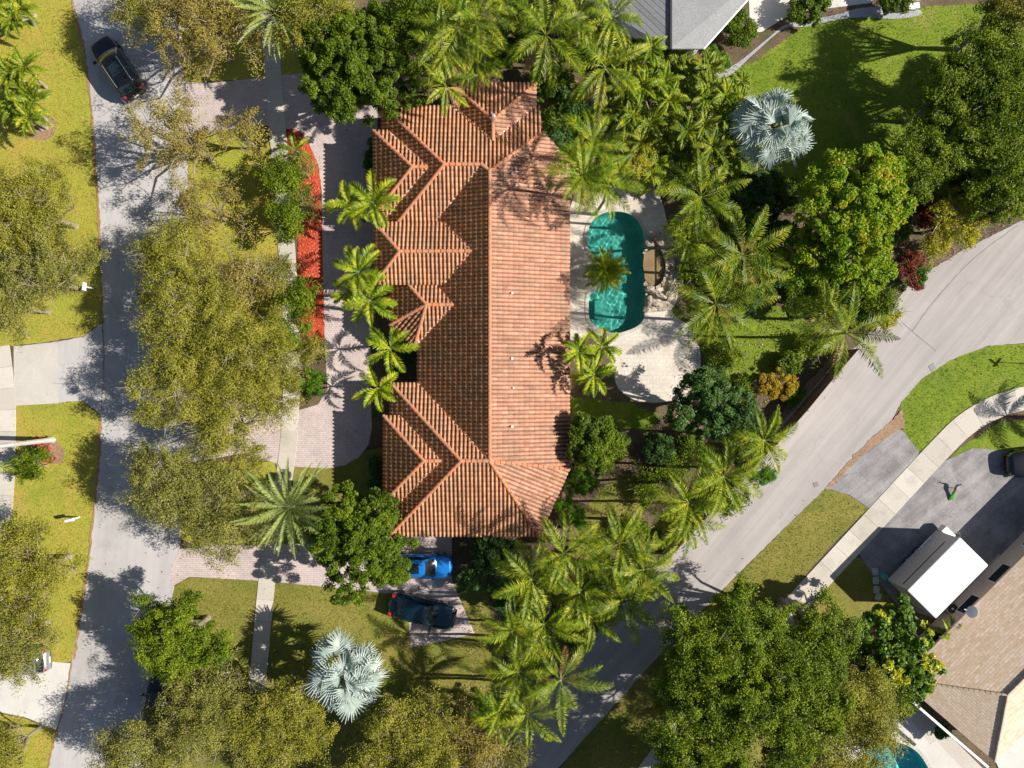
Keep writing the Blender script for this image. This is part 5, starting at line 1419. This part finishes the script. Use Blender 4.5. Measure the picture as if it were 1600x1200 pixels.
# ------------------------------------------------------------------ vehicles
def car(name, label, px, py, heading, color, L=4.6, W=1.85, Ht=1.45, style='sedan', group=None, metal=0.5, sunroof=False, rough=0.25):
    c = P(px, py, 0.9)
    root = thing(name, label, 'car', (c[0], c[1], 0), heading, group=group)
    paint = plain('paint_' + style + str(px), color, rough, metal, 0.5, coat=0.7, var=0.03)
    suv = style in ('suv', 'hatch')
    zb = 0.95 if not suv else 1.05
    n = 29; xs = np.linspace(-L / 2, L / 2, n); rows = []
    for x in xs:
        t = 2 * x / L
        hw = W / 2 * (1 - 0.30 * abs(t) ** 6 - 0.05 * max(0, t) ** 2)
        if t > 0.25: top = zb - 0.03 - 0.20 * ((t - 0.25) / 0.75) ** 1.6
        elif t < -0.7: top = zb + (0.02 if not suv else -0.02) - 0.10 * ((-t - 0.7) / 0.3) ** 2
        else: top = zb
        endf = max(0, (abs(t) - 0.93) / 0.07); top -= 0.28 * endf ** 2; bot = 0.24 + 0.12 * endf ** 2 + 0.03 * abs(t)
        sec = [(hw * 0.90, bot), (hw * 0.985, bot + 0.10), (hw, 0.55), (hw * 0.985, top - 0.18), (hw * 0.93, top - 0.06), (hw * 0.84, top - 0.012), (hw * 0.5, top + 0.025), (0, top + 0.035)]
        full = [(y, z) for y, z in sec] + [(-y, z) for y, z in sec[-2::-1]]
        rows.append([(x, y, z) for y, z in full])
    m = len(rows[0]); V = np.array(rows).reshape(-1, 3)
    F = [(i * m + j, i * m + j + 1, (i + 1) * m + j + 1, (i + 1) * m + j) for i in range(n - 1) for j in range(m - 1)]
    F += [((i + 1) * m, (i + 1) * m + m - 1, i * m + m - 1, i * m) for i in range(n - 1)]
    F = [f[::-1] for f in F]
    mb = MB(); mb.add(V, F + [tuple(range(m)), tuple((n - 1) * m + j for j in range(m))[::-1]])
    body = mb.build('body', paint, root, smooth=True, local=True)
    # greenhouse
    xf, xr = 0.20 * L, (-0.40 * L if not suv else -0.455 * L)
    xf2, xr2 = 0.03 * L, (-0.22 * L if not suv else -0.38 * L)
    wb_, wt = W / 2 * 0.86, W / 2 * 0.66
    zt = Ht
    def ring(k):    # k 0 belt .. 1 roof; returns outline function of u in front/rear bulge
        return dict(xf=xf + (xf2 - xf) * k, xr=xr + (xr2 - xr) * k, w=wb_ + (wt - wb_) * k ** 0.8, z=zb - 0.02 + (zt - zb + 0.0) * (1 - (1 - k) ** 1.25))
    def front(k, u): q = ring(k); return (q['xf'] + 0.16 * (1 - u * u) * (1 - 0.4 * k), u * q['w'], q['z'] + 0.02 * (1 - u * u))
    def rear(k, u): q = ring(k); return (q['xr'] - 0.12 * (1 - u * u) * (1 - 0.4 * k), u * q['w'], q['z'] + 0.02 * (1 - u * u))
    def patch(fn, us, ks, mat, nm, par, off=0.0):
        g = [fn(k, u) for k in ks for u in us]; a = len(us)
        f = [(i * a + j, i * a + j + 1, (i + 1) * a + j + 1, (i + 1) * a + j) for i in range(len(ks) - 1) for j in range(a - 1)]
        mm = MB(); mm.add(np.array(g), f); return mm.build(nm, mat, par, smooth=True, local=True)
    ks = np.linspace(0, 1, 5); us = np.linspace(-1, 1, 9)
    cab = MB()
    # solid cabin in paint colour
    outl = []
    for k in ks:
        r_ = [front(k, u) for u in us] + [(ring(k)['xf'] + (ring(k)['xr'] - ring(k)['xf']) * s, ring(k)['w'] * (1 + 0.03 * math.sin(s * math.pi)), ring(k)['z']) for s in (0.25, 0.5, 0.75)] + [rear(k, u) for u in us[::-1]] + \
             [(ring(k)['xr'] + (ring(k)['xf'] - ring(k)['xr']) * s, -ring(k)['w'] * (1 + 0.03 * math.sin(s * math.pi)), ring(k)['z']) for s in (0.25, 0.5, 0.75)]
        outl.append(r_)
    a = len(outl[0]); V = [p for r_ in outl for p in r_]
    F = [(i * a + j, i * a + (j + 1) % a, (i + 1) * a + (j + 1) % a, (i + 1) * a + j) for i in range(len(ks) - 1) for j in range(a)]
    top = len(V); V += [(xf2 * .5 + xr2 * .5, 0, zt + 0.07)]
    mid = [tuple(np.array(p) * 0.55 + np.array(V[top]) * 0.45 + np.array((0, 0, 0.015))) for p in outl[-1]]
    V += mid; b0 = (len(ks) - 1) * a
    F += [(b0 + j, b0 + (j + 1) % a, top + 1 + (j + 1) % a, top + 1 + j) for j in range(a)] + [(top + 1 + j, top + 1 + (j + 1) % a, top) for j in range(a)]
    cab.add(V, F); cab.build('cabin', paint, root, smooth=True, local=True)
    g_ = M['glass']
    def o(fn, d):
        def h(k, u):
            p = fn(k, u * 0.90); return (p[0] + d[0], p[1], p[2] + d[2])
        return h
    kk = np.linspace(0.08, 0.93, 5)
    patch(o(front, (0.012, 0, 0.016)), us, kk, g_, 'windshield', root)
    patch(o(rear, (-0.012, 0, 0.016)), us, kk, g_, 'rear_window', root)
    for sg in (-1, 1):
        def side(k, s, sg=sg):
            q = ring(k); x = q['xf'] + (q['xr'] - q['xf']) * s
            return (x, sg * (q['w'] * (1 + 0.03 * math.sin(s * math.pi)) + 0.014), q['z'] + 0.006)
        for s0, s1 in ((0.05, 0.47), (0.51, 0.93)):
            patch(side, np.linspace(s0, s1, 6), np.linspace(0.10, 0.86, 4), g_, 'side_window', root)
        mm = MB(); mm.box((xf - 0.12, sg * (W / 2 + 0.06), zb + 0.06), (0.16, 0.24, 0.15), 0, 0.75); mm.build('mirror', paint, root, local=True)
        # lamps
        mm = MB(); mm.box((L / 2 - 0.26, sg * W * 0.335, 0.70), (0.30, 0.22, 0.10), -sg * 0.6, 0.8); mm.build('headlight', M['lamp_clear'], root, local=True)
        mm = MB(); mm.box((-L / 2 + 0.24, sg * W * 0.345, zb - 0.10), (0.28, 0.24, 0.17), sg * 0.5, 0.8); mm.build('tail_light', M['lamp_red'], root, local=True)
        for wx in (L * 0.30, -L * 0.29):
            tm = MB(); prof = [(0.19, -0.11), (0.31, -0.11), (0.335, -0.07), (0.335, 0.07), (0.31, 0.11), (0.19, 0.11)]
            tmp = MB(); tmp.lathe(prof, (0, 0, 0), 22); v = np.concatenate(tmp.v); v2 = np.stack([v[:, 0] + wx, v[:, 2] + sg * (W / 2 - 0.12), v[:, 1] + 0.335], 1)
            tm.add(v2, tmp.f); wh = tm.build('wheel', M['rubber'], root, local=True)
            tmp = MB(); tmp.lathe([(0.20, -0.118), (0.20, 0.118), (0.05, 0.125)], (0, 0, 0), 16); v = np.concatenate(tmp.v); rm = MB()
            rm.add(np.stack([v[:, 0] + wx, v[:, 2] + sg * (W / 2 - 0.12), v[:, 1] + 0.335], 1), tmp.f); rm.build('rim', M['rim'], wh, local=True)
    mm = MB(); mm.box((-L / 2 + 0.005, 0, 0.62), (0.03, 0.42, 0.13)); mm.build('number_plate', M['white_paint'], root, local=True)
    if sunroof:
        mm = MB(); cx = (xf2 + xr2) / 2 + 0.15; mm.box((cx, 0, zt + 0.052), (0.85, wt * 1.25, 0.05), 0, 0.96); mm.build('sunroof', g_, root, local=True)
    if style == 'suv':
        for sg in (-1, 1):
            mm = MB(); mm.tube([(xf2 - 0.1, sg * wt * 0.9, zt + 0.01), (xf2 - 0.3, sg * wt * 0.9, zt + 0.07), (xr2 + 0.2, sg * wt * 0.9, zt + 0.07), (xr2, sg * wt * 0.9, zt + 0.01)], 0.02, 5); mm.build('roof_rail', M['metal'], root, local=True)
    # seams: bonnet shut line and bumpers
    mm = MB(); mm.box((L / 2 - 0.07, 0, 0.42), (0.14, W * 0.66, 0.16)); mm.build('grille', M['dark_metal'], root, local=True)
    return root
def heading(p, q):
    return math.atan2(-(q[1] - p[1]), q[0] - p[0])
car('parked_suv', 'black suv driving on the upper left road', 180, 103, heading((205, 140), (158, 70)), (0.008, 0.008, 0.010), 4.75, 1.9, 1.62, 'suv', metal=0.3, sunroof=True)
car('parked_car', 'bright blue car with dark sunroof on the garage drive', 660, 886, heading((0, 0), (10, 0.1)), (0.01, 0.18, 0.55), 4.2, 1.68, 1.42, 'hatch', sunroof=True, metal=0.3)
car('parked_car', 'dark blue sedan parked askew on the end of the garage drive', 659, 957, heading((0, 0), (10, 2.6)), (0.004, 0.028, 0.05), 4.7, 1.85, 1.45, 'sedan', metal=0.5)
car('parked_car', 'silver car half under the oak on the white concrete drive', 24, 1036, heading((10, 0), (0, 0.6)), (0.42, 0.44, 0.45), 4.4, 1.8, 1.45, 'hatch', metal=0.7)
car('parked_car', 'dark navy car under the trees beside the lower left road', 243, 1106, heading((0, 0), (1.5, -10)), (0.006, 0.012, 0.03), 4.6, 1.85, 1.45, 'sedan', metal=0.4)
car('parked_suv', 'black suv at the right edge on the dark driveway', 1632, 722, heading((0, 0), (-10, 1)), (0.010, 0.010, 0.012), 4.8, 1.9, 1.7, 'suv', metal=0.3)

# white box trailer
def trailer():
    zt = 3.05
    a, b, c_, d = [P(x, y, zt) for x, y in ((1498, 841), (1543, 884), (1467, 963), (1416, 924))]
    ctr = (a + b + c_ + d) / 4; ux = a - d; Lx = np.linalg.norm(ux[:2]); ang = math.atan2(ux[1], ux[0]); Wy = np.linalg.norm((b - a)[:2])
    root = thing('box_trailer', 'white box trailer with flat roof parked beside the tan shingle house', 'trailer', (ctr[0], ctr[1], 0), ang)
    mb = MB(); prof = []
    hl, hw = Lx / 2, Wy / 2
    def rr(hl, hw, r, z):
        out = []
        for cx, cy, t0 in ((hl - r, hw - r, 0), (-hl + r, hw - r, 1), (-hl + r, -hw + r, 2), (hl - r, -hw + r, 3)):
            for k in range(4):
                t = (t0 + k / 3) * math.pi / 2; out.append((cx + r * math.cos(t), cy + r * math.sin(t), z))
        return out
    rings = [rr(hl - .03, hw - .03, 0.06, 0.45), rr(hl - .03, hw - .03, 0.06, zt - 0.06), rr(hl, hw, 0.07, zt - 0.05), rr(hl, hw, 0.07, zt), rr(hl - .05, hw - .05, 0.05, zt + 0.02)]
    V = [p for r_ in rings for p in r_]; n = 16
    F = [(i * n + j, i * n + (j + 1) % n, (i + 1) * n + (j + 1) % n, (i + 1) * n + j) for i in range(4) for j in range(n)] + [tuple(4 * n + j for j in range(n)), tuple(range(n - 1, -1, -1))]
    mb.add(V[:2 * n] , [f for f in F if max(f) < 2 * n]); body = mb.build('body', M['trailer_side'], root, local=True)
    mb = MB(); mb.add(V[n:], [tuple(i - n for i in f) for f in F if min(f) >= n]); rf_ = mb.build('roof', M['roof_white'], root, local=True)
    for k in range(1, 5):
        mb = MB(); mb.box((-hl + k * Lx / 5, 0, zt + 0.028), (0.05, Wy * 0.93, 0.014)); mb.build('roof_bow', M['roof_white'], rf_, local=True)
    for sy in (1, -1):
        mb = MB(); mb.box((-0.2, sy * (hw - 0.015), 2.15), (Lx * 0.82, 0.03, 0.05)); mb.build('trim', M['dark_metal'], body, local=True)
        for wx in (-0.45, 0.45):
            tmp = MB(); tmp.lathe([(0.17, -0.1), (0.32, -0.1), (0.34, -0.05), (0.34, 0.05), (0.32, 0.1), (0.17, 0.1)], (0, 0, 0), 18); v = np.concatenate(tmp.v); t2 = MB()
            t2.add(np.stack([v[:, 0] + wx, v[:, 2] + sy * (hw - 0.18), v[:, 1] + 0.34], 1), tmp.f); w_ = t2.build('wheel', M['rubber'], root, local=True)
            tmp = MB(); tmp.lathe([(0.17, -0.104), (0.17, 0.104)], (0, 0, 0), 14); v = np.concatenate(tmp.v); t2 = MB()
            t2.add(np.stack([v[:, 0] + wx, v[:, 2] + sy * (hw - 0.18), v[:, 1] + 0.34], 1), tmp.f); t2.build('rim', M['rim'], w_, local=True)
    mb = MB(); mb.box((hl - 0.02, 0, 1.5), (0.03, 1.5, 1.9)); dr = mb.build('door', M['white_paint'], root, local=True)
    mb = MB(); mb.box((hl + 0.01, 0.6, 1.3), (0.05, 0.05, 0.3)); mb.build('handle', M['metal'], dr, local=True)
    mb = MB(); mb.tube([(hl - .1, .6, .45), (hl + 1.0, 0, .45)], 0.04, 6); mb.tube([(hl - .1, -.6, .45), (hl + 1.0, 0, .45)], 0.04, 6); mb.tube([(hl + .75, 0, .05), (hl + .75, 0, .8)], 0.035, 6); mb.build('tow_bar', M['dark_metal'], root, local=True)
    mb = MB(); mb.box((hl + 0.30, 0.75, 0.62), (0.50, 1.0, 0.5), 0, 0.9); mb.build('tool_box', M['roof_white'], root, local=True)
    mb = MB(); mb.box((1.2, hw + 0.02, 0.75), (1.4, 0.16, 0.06)); mb.build('step', M['white_paint'], root, local=True)
M['trailer_side'] = plain('trailer_side', (0.46, 0.44, 0.46), 0.4, var=0.05)
M['roof_white'] = plain('roof_white', (0.70, 0.70, 0.69), 0.5, var=0.08, scale=1.5)
trailer()

# ------------------------------------------------------------------ small things
def rock(name, label, px, py, sx, sy, sz, seed, rz=0.0, z0=0.0, group=None, mat='rock', cat='rock'):
    r = rng_(seed); c = P(px, py, z0); mb = MB(); nu, nv = 14, 9; V = []
    ks = [(rand_unit(r, 1)[0], r.uniform(1.0, 2.6), r.uniform(0, 6)) for _ in range(7)]
    for j in range(nv):
        ph = math.pi * j / (nv - 1)
        for i in range(nu):
            th = 2 * math.pi * i / nu; d = np.array((math.cos(th) * math.sin(ph), math.sin(th) * math.sin(ph), math.cos(ph)))
            f = 1 + sum(0.13 * math.sin(k_ * 2.2 * float(d @ a_) + p_) for a_, k_, p_ in ks)
            q = d * f; m_ = max(abs(q)); q = q * (0.75 + 0.25 / max(m_, .5))
            x, y = q[0] * sx, q[1] * sy
            V.append((c[0] + x * math.cos(rz) - y * math.sin(rz), c[1] + x * math.sin(rz) + y * math.cos(rz), max(z0 - 0.05, z0 + sz * 0.45 + q[2] * sz * 0.6)))
    F = [(j * nu + i, j * nu + (i + 1) % nu, (j + 1) * nu + (i + 1) % nu, (j + 1) * nu + i) for j in range(nv - 1) for i in range(nu)]
    mb.add(V, [f[::-1] for f in F]); o = mb.build(name, M[mat]); tag(o, label, cat, group); return o
# rock waterfall: a flat slab basin with boulders around it
c = P(1020, 418); grotto = thing('rock_basin', 'oval brown stone basin with a crack at the right side of the pool', 'rock basin', (c[0], c[1], 0))
r = rng_(77)
def oval(k, n=30, seed=3, wob=0.05):
    rr = rng_(seed); ph = rr.uniform(0, 6, 4); out = []
    for i in range(n):
        t = 2 * math.pi * i / n; f = 1 + wob * (math.sin(3 * t + ph[0]) + 0.6 * math.sin(5 * t + ph[1]) + .5 * math.sin(9 * t + ph[2]))
        out.append((c[0] + 0.74 * k * f * math.cos(t), c[1] + 1.27 * k * f * math.sin(t)))
    return out
o1 = oval(1.0); crack = [(c[0] + 0.12 + 0.05 * math.sin(y * 5), y) for y in np.linspace(c[1] + 1.30, c[1] - 1.30, 9)]
left = [p for p in o1 if p[0] < c[0] + 0.08]; right = [p for p in o1 if p[0] > c[0] + 0.16]
left.sort(key=lambda p: math.atan2(p[1] - c[1], p[0] - c[0]) % (2 * math.pi)); right.sort(key=lambda p: math.atan2(p[1] - c[1], p[0] - c[0]))
mb = MB(); mb.prism(left, 0.05, 0.24); mb.build('slab', M['flat_rock'], grotto)
mb = MB(); mb.prism(right, 0.05, 0.22); mb.build('slab', M['flat_rock'], grotto)
mb = MB(); n = 40
for i in range(n):
    t0, t1 = 2 * math.pi * i / n, 2 * math.pi * (i + 0.93) / n
    if 2.45 < t0 < 3.85: continue
    k0, k1 = 1.10, 1.10 + r.uniform(0.2, 0.34); zz = r.uniform(0.36, 0.58)
    mb.prism([(c[0] + .74 * k0 * math.cos(t0), c[1] + 1.27 * k0 * math.sin(t0)), (c[0] + .74 * k0 * math.cos(t1), c[1] + 1.27 * k0 * math.sin(t1)), (c[0] + .74 * k1 * math.cos(t1), c[1] + 1.27 * (k1 - .05) * math.sin(t1)), (c[0] + .74 * k1 * math.cos(t0), c[1] + 1.27 * (k1 - .05) * math.sin(t0))], 0.03, zz)
mb.build('rim', M['rock'], grotto)
ROCKS = [(1032, 378, .55, .38, .7, -.5, 'holed pale boulder above the stone basin'), (1052, 385, .35, .3, .5, .4, 'boulder at the upper right of the stone basin'), (1014, 382, .35, .25, .55, 0, 'dark boulder between pool edge and holed boulder'),
         (1050, 410, .45, .55, .4, .1, 'upper flat boulder right of the stone basin'), (1052, 435, .5, .6, .35, .2, 'lower flat boulder right of the stone basin'), (1018, 455, .45, .2, .5, -.4, 'long rock slab below the stone basin, first'),
         (1030, 462, .42, .18, .45, -.5, 'long rock slab below the stone basin, second'), (1022, 472, .5, .2, .3, -.3, 'long rock slab below the stone basin, third'), (1046, 460, .35, .3, .35, .3, 'blocky rock below right of the stone basin'),
         (1038, 478, .5, .28, .22, 0.1, 'low rock step at the foot of the rock group'), (1012, 470, .2, .3, .5, 0, 'dark rock at the pool edge below the stone basin'), (1016, 484, .4, .2, .2, 0, 'lowest flat rock beside the pool coping')]
for i, (px, py, sx, sy, sz, rz, lab) in enumerate(ROCKS):
    rock('boulder', lab, px, py, sx * 1.2, sy * 1.2, sz * 1.15, 700 + i, rz, group='waterfall rocks')
rock('boulder', 'pale rock on the lawn below the round deck', 1064, 622, .35, .25, .3, 720, 0.5)
rock('boulder', 'white rock at the lower right roof corner', 883, 752, .2, .2, .35, 721, 0.5)

def stones(name, pts, size, mat, labf, group):
    for i, (px, py, rz) in enumerate(pts):
        c = P(px, py); mb = MB(); mb.box((c[0], c[1], 0.03), (size[0], size[1], 0.06), rz, 0.96); o = mb.build(name, mat); tag(o, labf[i], 'paving slab', group)
stones('stepping_stone', [(1367, 893, .1), (1368, 907, .05), (1369, 921, -.1), (1372, 932, -.3)], (0.42, 0.50), M['walk'], ['stepping stone left of the trailer, topmost', 'stepping stone left of the trailer, second', 'stepping stone left of the trailer, third', 'stepping stone left of the trailer, lowest'], 'stepping stones by the trailer')
stones('stepping_stone', [(1410, 1105, .6), (1419, 1118, .6)], (0.42, 0.50), M['walk'], ['stepping stone by the turquoise pool deck, upper', 'stepping stone by the turquoise pool deck, lower'], 'stepping stones by the pool deck')

# fence between garden and diagonal road
fpts = [(1322, 548), (1290, 585), (1245, 640), (1200, 690), (1150, 740), (1090, 805), (1035, 865)]
c = P(*fpts[3]); fence = thing('garden_fence', 'brown board fence between the backyard and the diagonal road', 'fence', (c[0], c[1], 0))
for i in range(len(fpts) - 1):
    a, b = P(*fpts[i]), P(*fpts[i + 1]); L = np.linalg.norm(b - a); t = (b - a) / L; ang = math.atan2(t[1], t[0]); mb = MB(); n = int(L / 0.16)
    for k in range(n):
        p = a + t * (k + 0.5) * L / n; mb.box((p[0], p[1], 0.92), (L / n - 0.012, 0.022, 1.76), ang)
    q = (a + b) / 2
    for z in (0.4, 1.4): mb.box((q[0] - 0.03 * -t[1], q[1] + 0.03 * -t[0], z), (L, 0.035, 0.08), ang)
    mb.build('panel', M['wood'], fence)
for i, p in enumerate(fpts):
    a = P(*p); mb = MB(); mb.box((a[0], a[1], 0.96), (0.11, 0.11, 1.92)); mb.build('post', M['wood'], fence)
# low wall east of the service passage and a white gate board
a = P(1556, 900); gp = MB(); gp.box((a[0], a[1], 0.9), (1.3, 0.10, 1.5), math.radians(-20)); o = gp.build('garden_gate', M['white_paint']); tag(o, 'white gate board beside the tan shingle roof', 'gate')

def ac_unit(px, py, label):
    c = P(px, py, 0.8); root = thing('air_conditioner', label, 'air conditioner', (c[0], c[1], 0), 0.75)
    mb = MB(); mb.box((0, 0, 0.42), (0.80, 0.80, 0.78), 0, 0.98); mb.build('casing', M['metal'], root, local=True)
    mb = MB(); mb.lathe([(0.32, 0.80), (0.33, 0.84), (0.27, 0.84), (0.26, 0.815)], (0, 0, 0), 24); mb.build('fan_guard', M['dark_metal'], root, local=True)
    mb = MB(); mb.lathe([(0.07, 0.82), (0.07, 0.86), (0.03, 0.87)], (0, 0, 0), 12); mb.build('hub', M['white_paint'], root, local=True)
ac_unit(1488, 951, 'square air conditioner with round fan between trailer and tan roof')
# dish
c = P(1522, 957, 3.1); dish = thing('satellite_dish', 'white satellite dish on the edge of the tan shingle roof', 'satellite dish', (c[0], c[1], 2.75), math.radians(160))
mb = MB(); k = 18; V = [(0, 0, 0)]
for rr, z in ((0.12, .01), (0.25, .04), (0.36, .09)): V += [(rr * math.cos(2 * math.pi * i / k), rr * 1.1 * math.sin(2 * math.pi * i / k), z) for i in range(k)]
V = np.array(V); V2 = np.stack([V[:, 2] * 1.0 + 0.25, V[:, 1], V[:, 0] + 0.5], 1); tilt = 0.5
V2 = np.stack([V2[:, 0] * math.cos(tilt) - (V2[:, 2] - .5) * math.sin(tilt), V2[:, 1], (V2[:, 2] - .5) * math.cos(tilt) + V2[:, 0] * math.sin(tilt) + .4], 1)
F = [(0, 1 + i, 1 + (i + 1) % k) for i in range(k)] + [(1 + j * k + i, 1 + (j + 1) * k + i, 1 + (j + 1) * k + (i + 1) % k, 1 + j * k + (i + 1) % k) for j in range(2) for i in range(k)]
mb.add(V2, F); mb.build('reflector', M['white_paint'], dish, local=True)
mb = MB(); mb.tube([(0, 0, -.25), (0, 0, .3), (.2, 0, .5)], 0.025, 6); mb.tube([(.25, 0, .35), (.75, 0, .55)], 0.015, 5); mb.box((.78, 0, .56), (.1, .06, .06)); mb.build('arm', M['metal'], dish, local=True)

def mailbox(px, py, rz, label):
    c = P(px, py); root = thing('mailbox', label, 'mailbox', (c[0], c[1], 0), rz)
    mb = MB(); mb.box((0, 0, 0.5), (0.1, 0.1, 1.0)); mb.build('post', M['white_paint'], root, local=True)
    prof = [(-.11, 0), (-.11, .14), (-.08, .21), (0, .25), (.08, .21), (.11, .14), (.11, 0)]; n = len(prof)
    mb = MB(); mb.add([(-.27, y, 1.0 + z) for y, z in prof] + [(.27, y, 1.0 + z) for y, z in prof], [tuple(range(n)), tuple(range(2 * n - 1, n - 1, -1))] + [(i, n + i, n + (i + 1) % n, (i + 1) % n) for i in range(n)])
    mb.build('box', M['white_paint'], root, local=True)
    mb = MB(); mb.box((0.1, -.125, 1.22), (0.03, 0.02, 0.2)); mb.build('flag', M['lamp_red'], root, local=True)
mailbox(124, 808, 0.2, 'white mailbox on the left lawn above the twiggy oak')
mailbox(146, 451, 1.5, 'white mailbox beside the road above the left concrete driveway')
# street sign standing just beyond the right edge, its shadow falls on the lawn
c = P(1632, 569); root = thing('street_sign', 'street name sign post on the curved lawn at the right edge', 'street sign', (c[0], c[1], 0))
mb = MB(); mb.tube([(0, 0, 0), (0, 0, 2.6)], 0.03, 8); mb.build('post', M['metal'], root, local=True)
for z, a in ((2.62, 0.9), (2.82, -0.7)):
    mb = MB(); mb.box((0, 0, z), (0.75, 0.03, 0.17), a); mb.build('sign_plate', plain('sign_green' + str(a), (0.02, 0.2, 0.08), 0.4), root, local=True)

# green buckets and cans
def bucket(px, py, label, col, r0=0.18, h=0.35):
    c = P(px, py); root = thing('bucket', label, 'bucket', (c[0], c[1], 0))
    mb = MB(); mb.lathe([(r0 * .8, 0.0), (r0, h), (r0 * 1.08, h), (r0 * 1.08, h - .03)], (0, 0, 0), 18); mb.build('tub', plain('plastic' + str(px), col, 0.4), root, local=True)
    mb = MB(); mb.tube([(math.cos(t) * r0, 0.02, h + math.sin(t) * .12) for t in np.linspace(0, math.pi, 9)], 0.008, 4); mb.build('handle', M['metal'], root, local=True)
bucket(746, 915, 'green plastic bucket on the ground right of the cars', (0.01, 0.33, 0.16), 0.24, 0.35)
bucket(1378, 899, 'teal plastic bucket at the lower left corner of the trailer', (0.06, 0.4, 0.4), 0.22, 0.4)
# timber boards in the passage
c = P(1530, 925); o = MB(); o.box((c[0], c[1], 0.12), (2.6, 0.18, 0.05), 0.78); o.box((c[0] + .2, c[1] + .25, 0.12), (2.2, 0.14, 0.04), 0.75); x = o.build('timber_boards', M['wood']); tag(x, 'two loose timber boards on the service passage', 'boards')
# ladder by the grey roof, bench on the lawn
c = P(1417, 15); bench = thing('garden_bench', 'white garden bench at the top edge beside the gravel path', 'bench', (c[0], c[1], 0), 0.15)
for dy in (-.14, 0, .14):
    mb = MB(); mb.box((0, dy, .44), (1.3, .11, .03)); mb.build('seat_slat', M['white_paint'], bench, local=True)
mb = MB(); mb.box((0, .26, .7), (1.3, .03, .3)); mb.build('backrest', M['white_paint'], bench, local=True)
for sx in (-.55, .55):
    for sy in (-.16, .2): mb = MB(); mb.box((sx, sy, .22), (.06, .05, .43)); mb.build('leg', M['white_paint'], bench, local=True)
# rain-water manhole covers on the diagonal road
for px, py, rz, s, lab in ((1372, 570, .78, .6, 'square drain cover half under the verge palm'), (1457, 574, .6, .45, 'square drain cover at the curved lawn edge'), (1275, 757, .3, .35, 'small round patch lid at the corner of the road')):
    c = P(px, py); mb = MB(); mb.box((c[0], c[1], 0.035), (s, s, 0.03), rz, .97)
    for k in range(4): mb.box((c[0] + (k - 1.5) * s * .2 * math.cos(rz), c[1] + (k - 1.5) * s * .2 * math.sin(rz), 0.055), (s * .06, s * .8, 0.012), rz)
    o = mb.build('drain_cover', plain('iron' + str(px), (0.26, 0.25, 0.25), 0.7, 0.2)); tag(o, lab, 'drain cover')
# peacock on the dark driveway
def peacock():
    t = P(1484, 782)[:2]; hd = P(1497, 757, 0.5)[:2]
    d = hd - t; L = np.linalg.norm(d); a = math.atan2(d[1], d[0]); root = thing('peacock', 'peacock with folded green tail train walking on the dark driveway', 'bird', (t[0], t[1], 0), a)
    # spine (x, z, half width, half height)
    sp = [(0.00, .06, .10, .02), (0.10, .09, .17, .035), (.30, .15, .17, .05), (.55, .25, .14, .07), (.75, .36, .11, .09), (.90, .42, .12, .12), (1.05, .44, .125, .13), (1.18, .46, .10, .12), (1.26, .54, .065, .08), (1.30, .66, .042, .05), (1.32, .78, .035, .038), (1.35, .85, .042, .042), (1.40, .87, .03, .03), (1.47, .86, .010, .010)]
    s = L * 1.12 / 1.47; k = 12; V = []; n = len(sp)
    for i, (x, z, w_, h_) in enumerate(sp):
        x0, z0 = sp[max(i - 1, 0)][:2]; x1, z1 = sp[min(i + 1, n - 1)][:2]; tn = math.atan2(z1 - z0, x1 - x0)
        for j in range(k):
            th = 2 * math.pi * j / k; V.append((s * (x - math.sin(tn) * h_ * math.sin(th)), s * w_ * math.cos(th), s * (z + math.cos(tn) * h_ * math.sin(th))))
    F = [(i * k + j, i * k + (j + 1) % k, (i + 1) * k + (j + 1) % k, (i + 1) * k + j) for i in range(n - 1) for j in range(k)] + [tuple(range(k)), tuple((n - 1) * k + j for j in range(k))]
    mb = MB(); mb.add(V, F)
    for sy in (-.06, .06): mb.tube([(s * 1.0, s * sy, s * .36), (s * .98, s * sy * 1.2, s * .18), (s * 1.0, s * sy * 1.2, 0.01), (s * 1.08, s * sy * 1.2, .01)], .012, 5)
    m, nt, b = new_mat('feathers')
    sx = N(nt, 'ShaderNodeSeparateXYZ'); nt.links.new(objco(nt), sx.inputs[0])
    mr = N(nt, 'ShaderNodeMath', operation='DIVIDE'); mr.inputs[1].default_value = s * 1.47; nt.links.new(sx.outputs[0], mr.inputs[0])
    col = ramp(nt, mr.outputs[0], [(0, (.05, .22, .02)), (.45, (.09, .32, .03)), (.56, (.32, .24, .13)), (.78, (.34, .27, .17)), (.84, (.01, .30, .30)), (.93, (.01, .05, .22))])
    nt.links.new(mixc(nt, 1.0, col, ramp(nt, noise(nt, 18, 4), [(.3, grey(.6)), (.7, grey(1.4))]), 'MULTIPLY'), b.inputs['Base Color']); b.inputs['Roughness'].default_value = .4
    mb.build('body', m, root, smooth=True, local=True)
    mb = MB()
    for q in (-.2, -.07, .07, .2): mb.tube([(s * 1.34, 0, s * .89), (s * 1.30, s * q * .25, s * .99)], .006, 4)
    mb.build('crest', M['dark_metal'], root, local=True)
peacock()
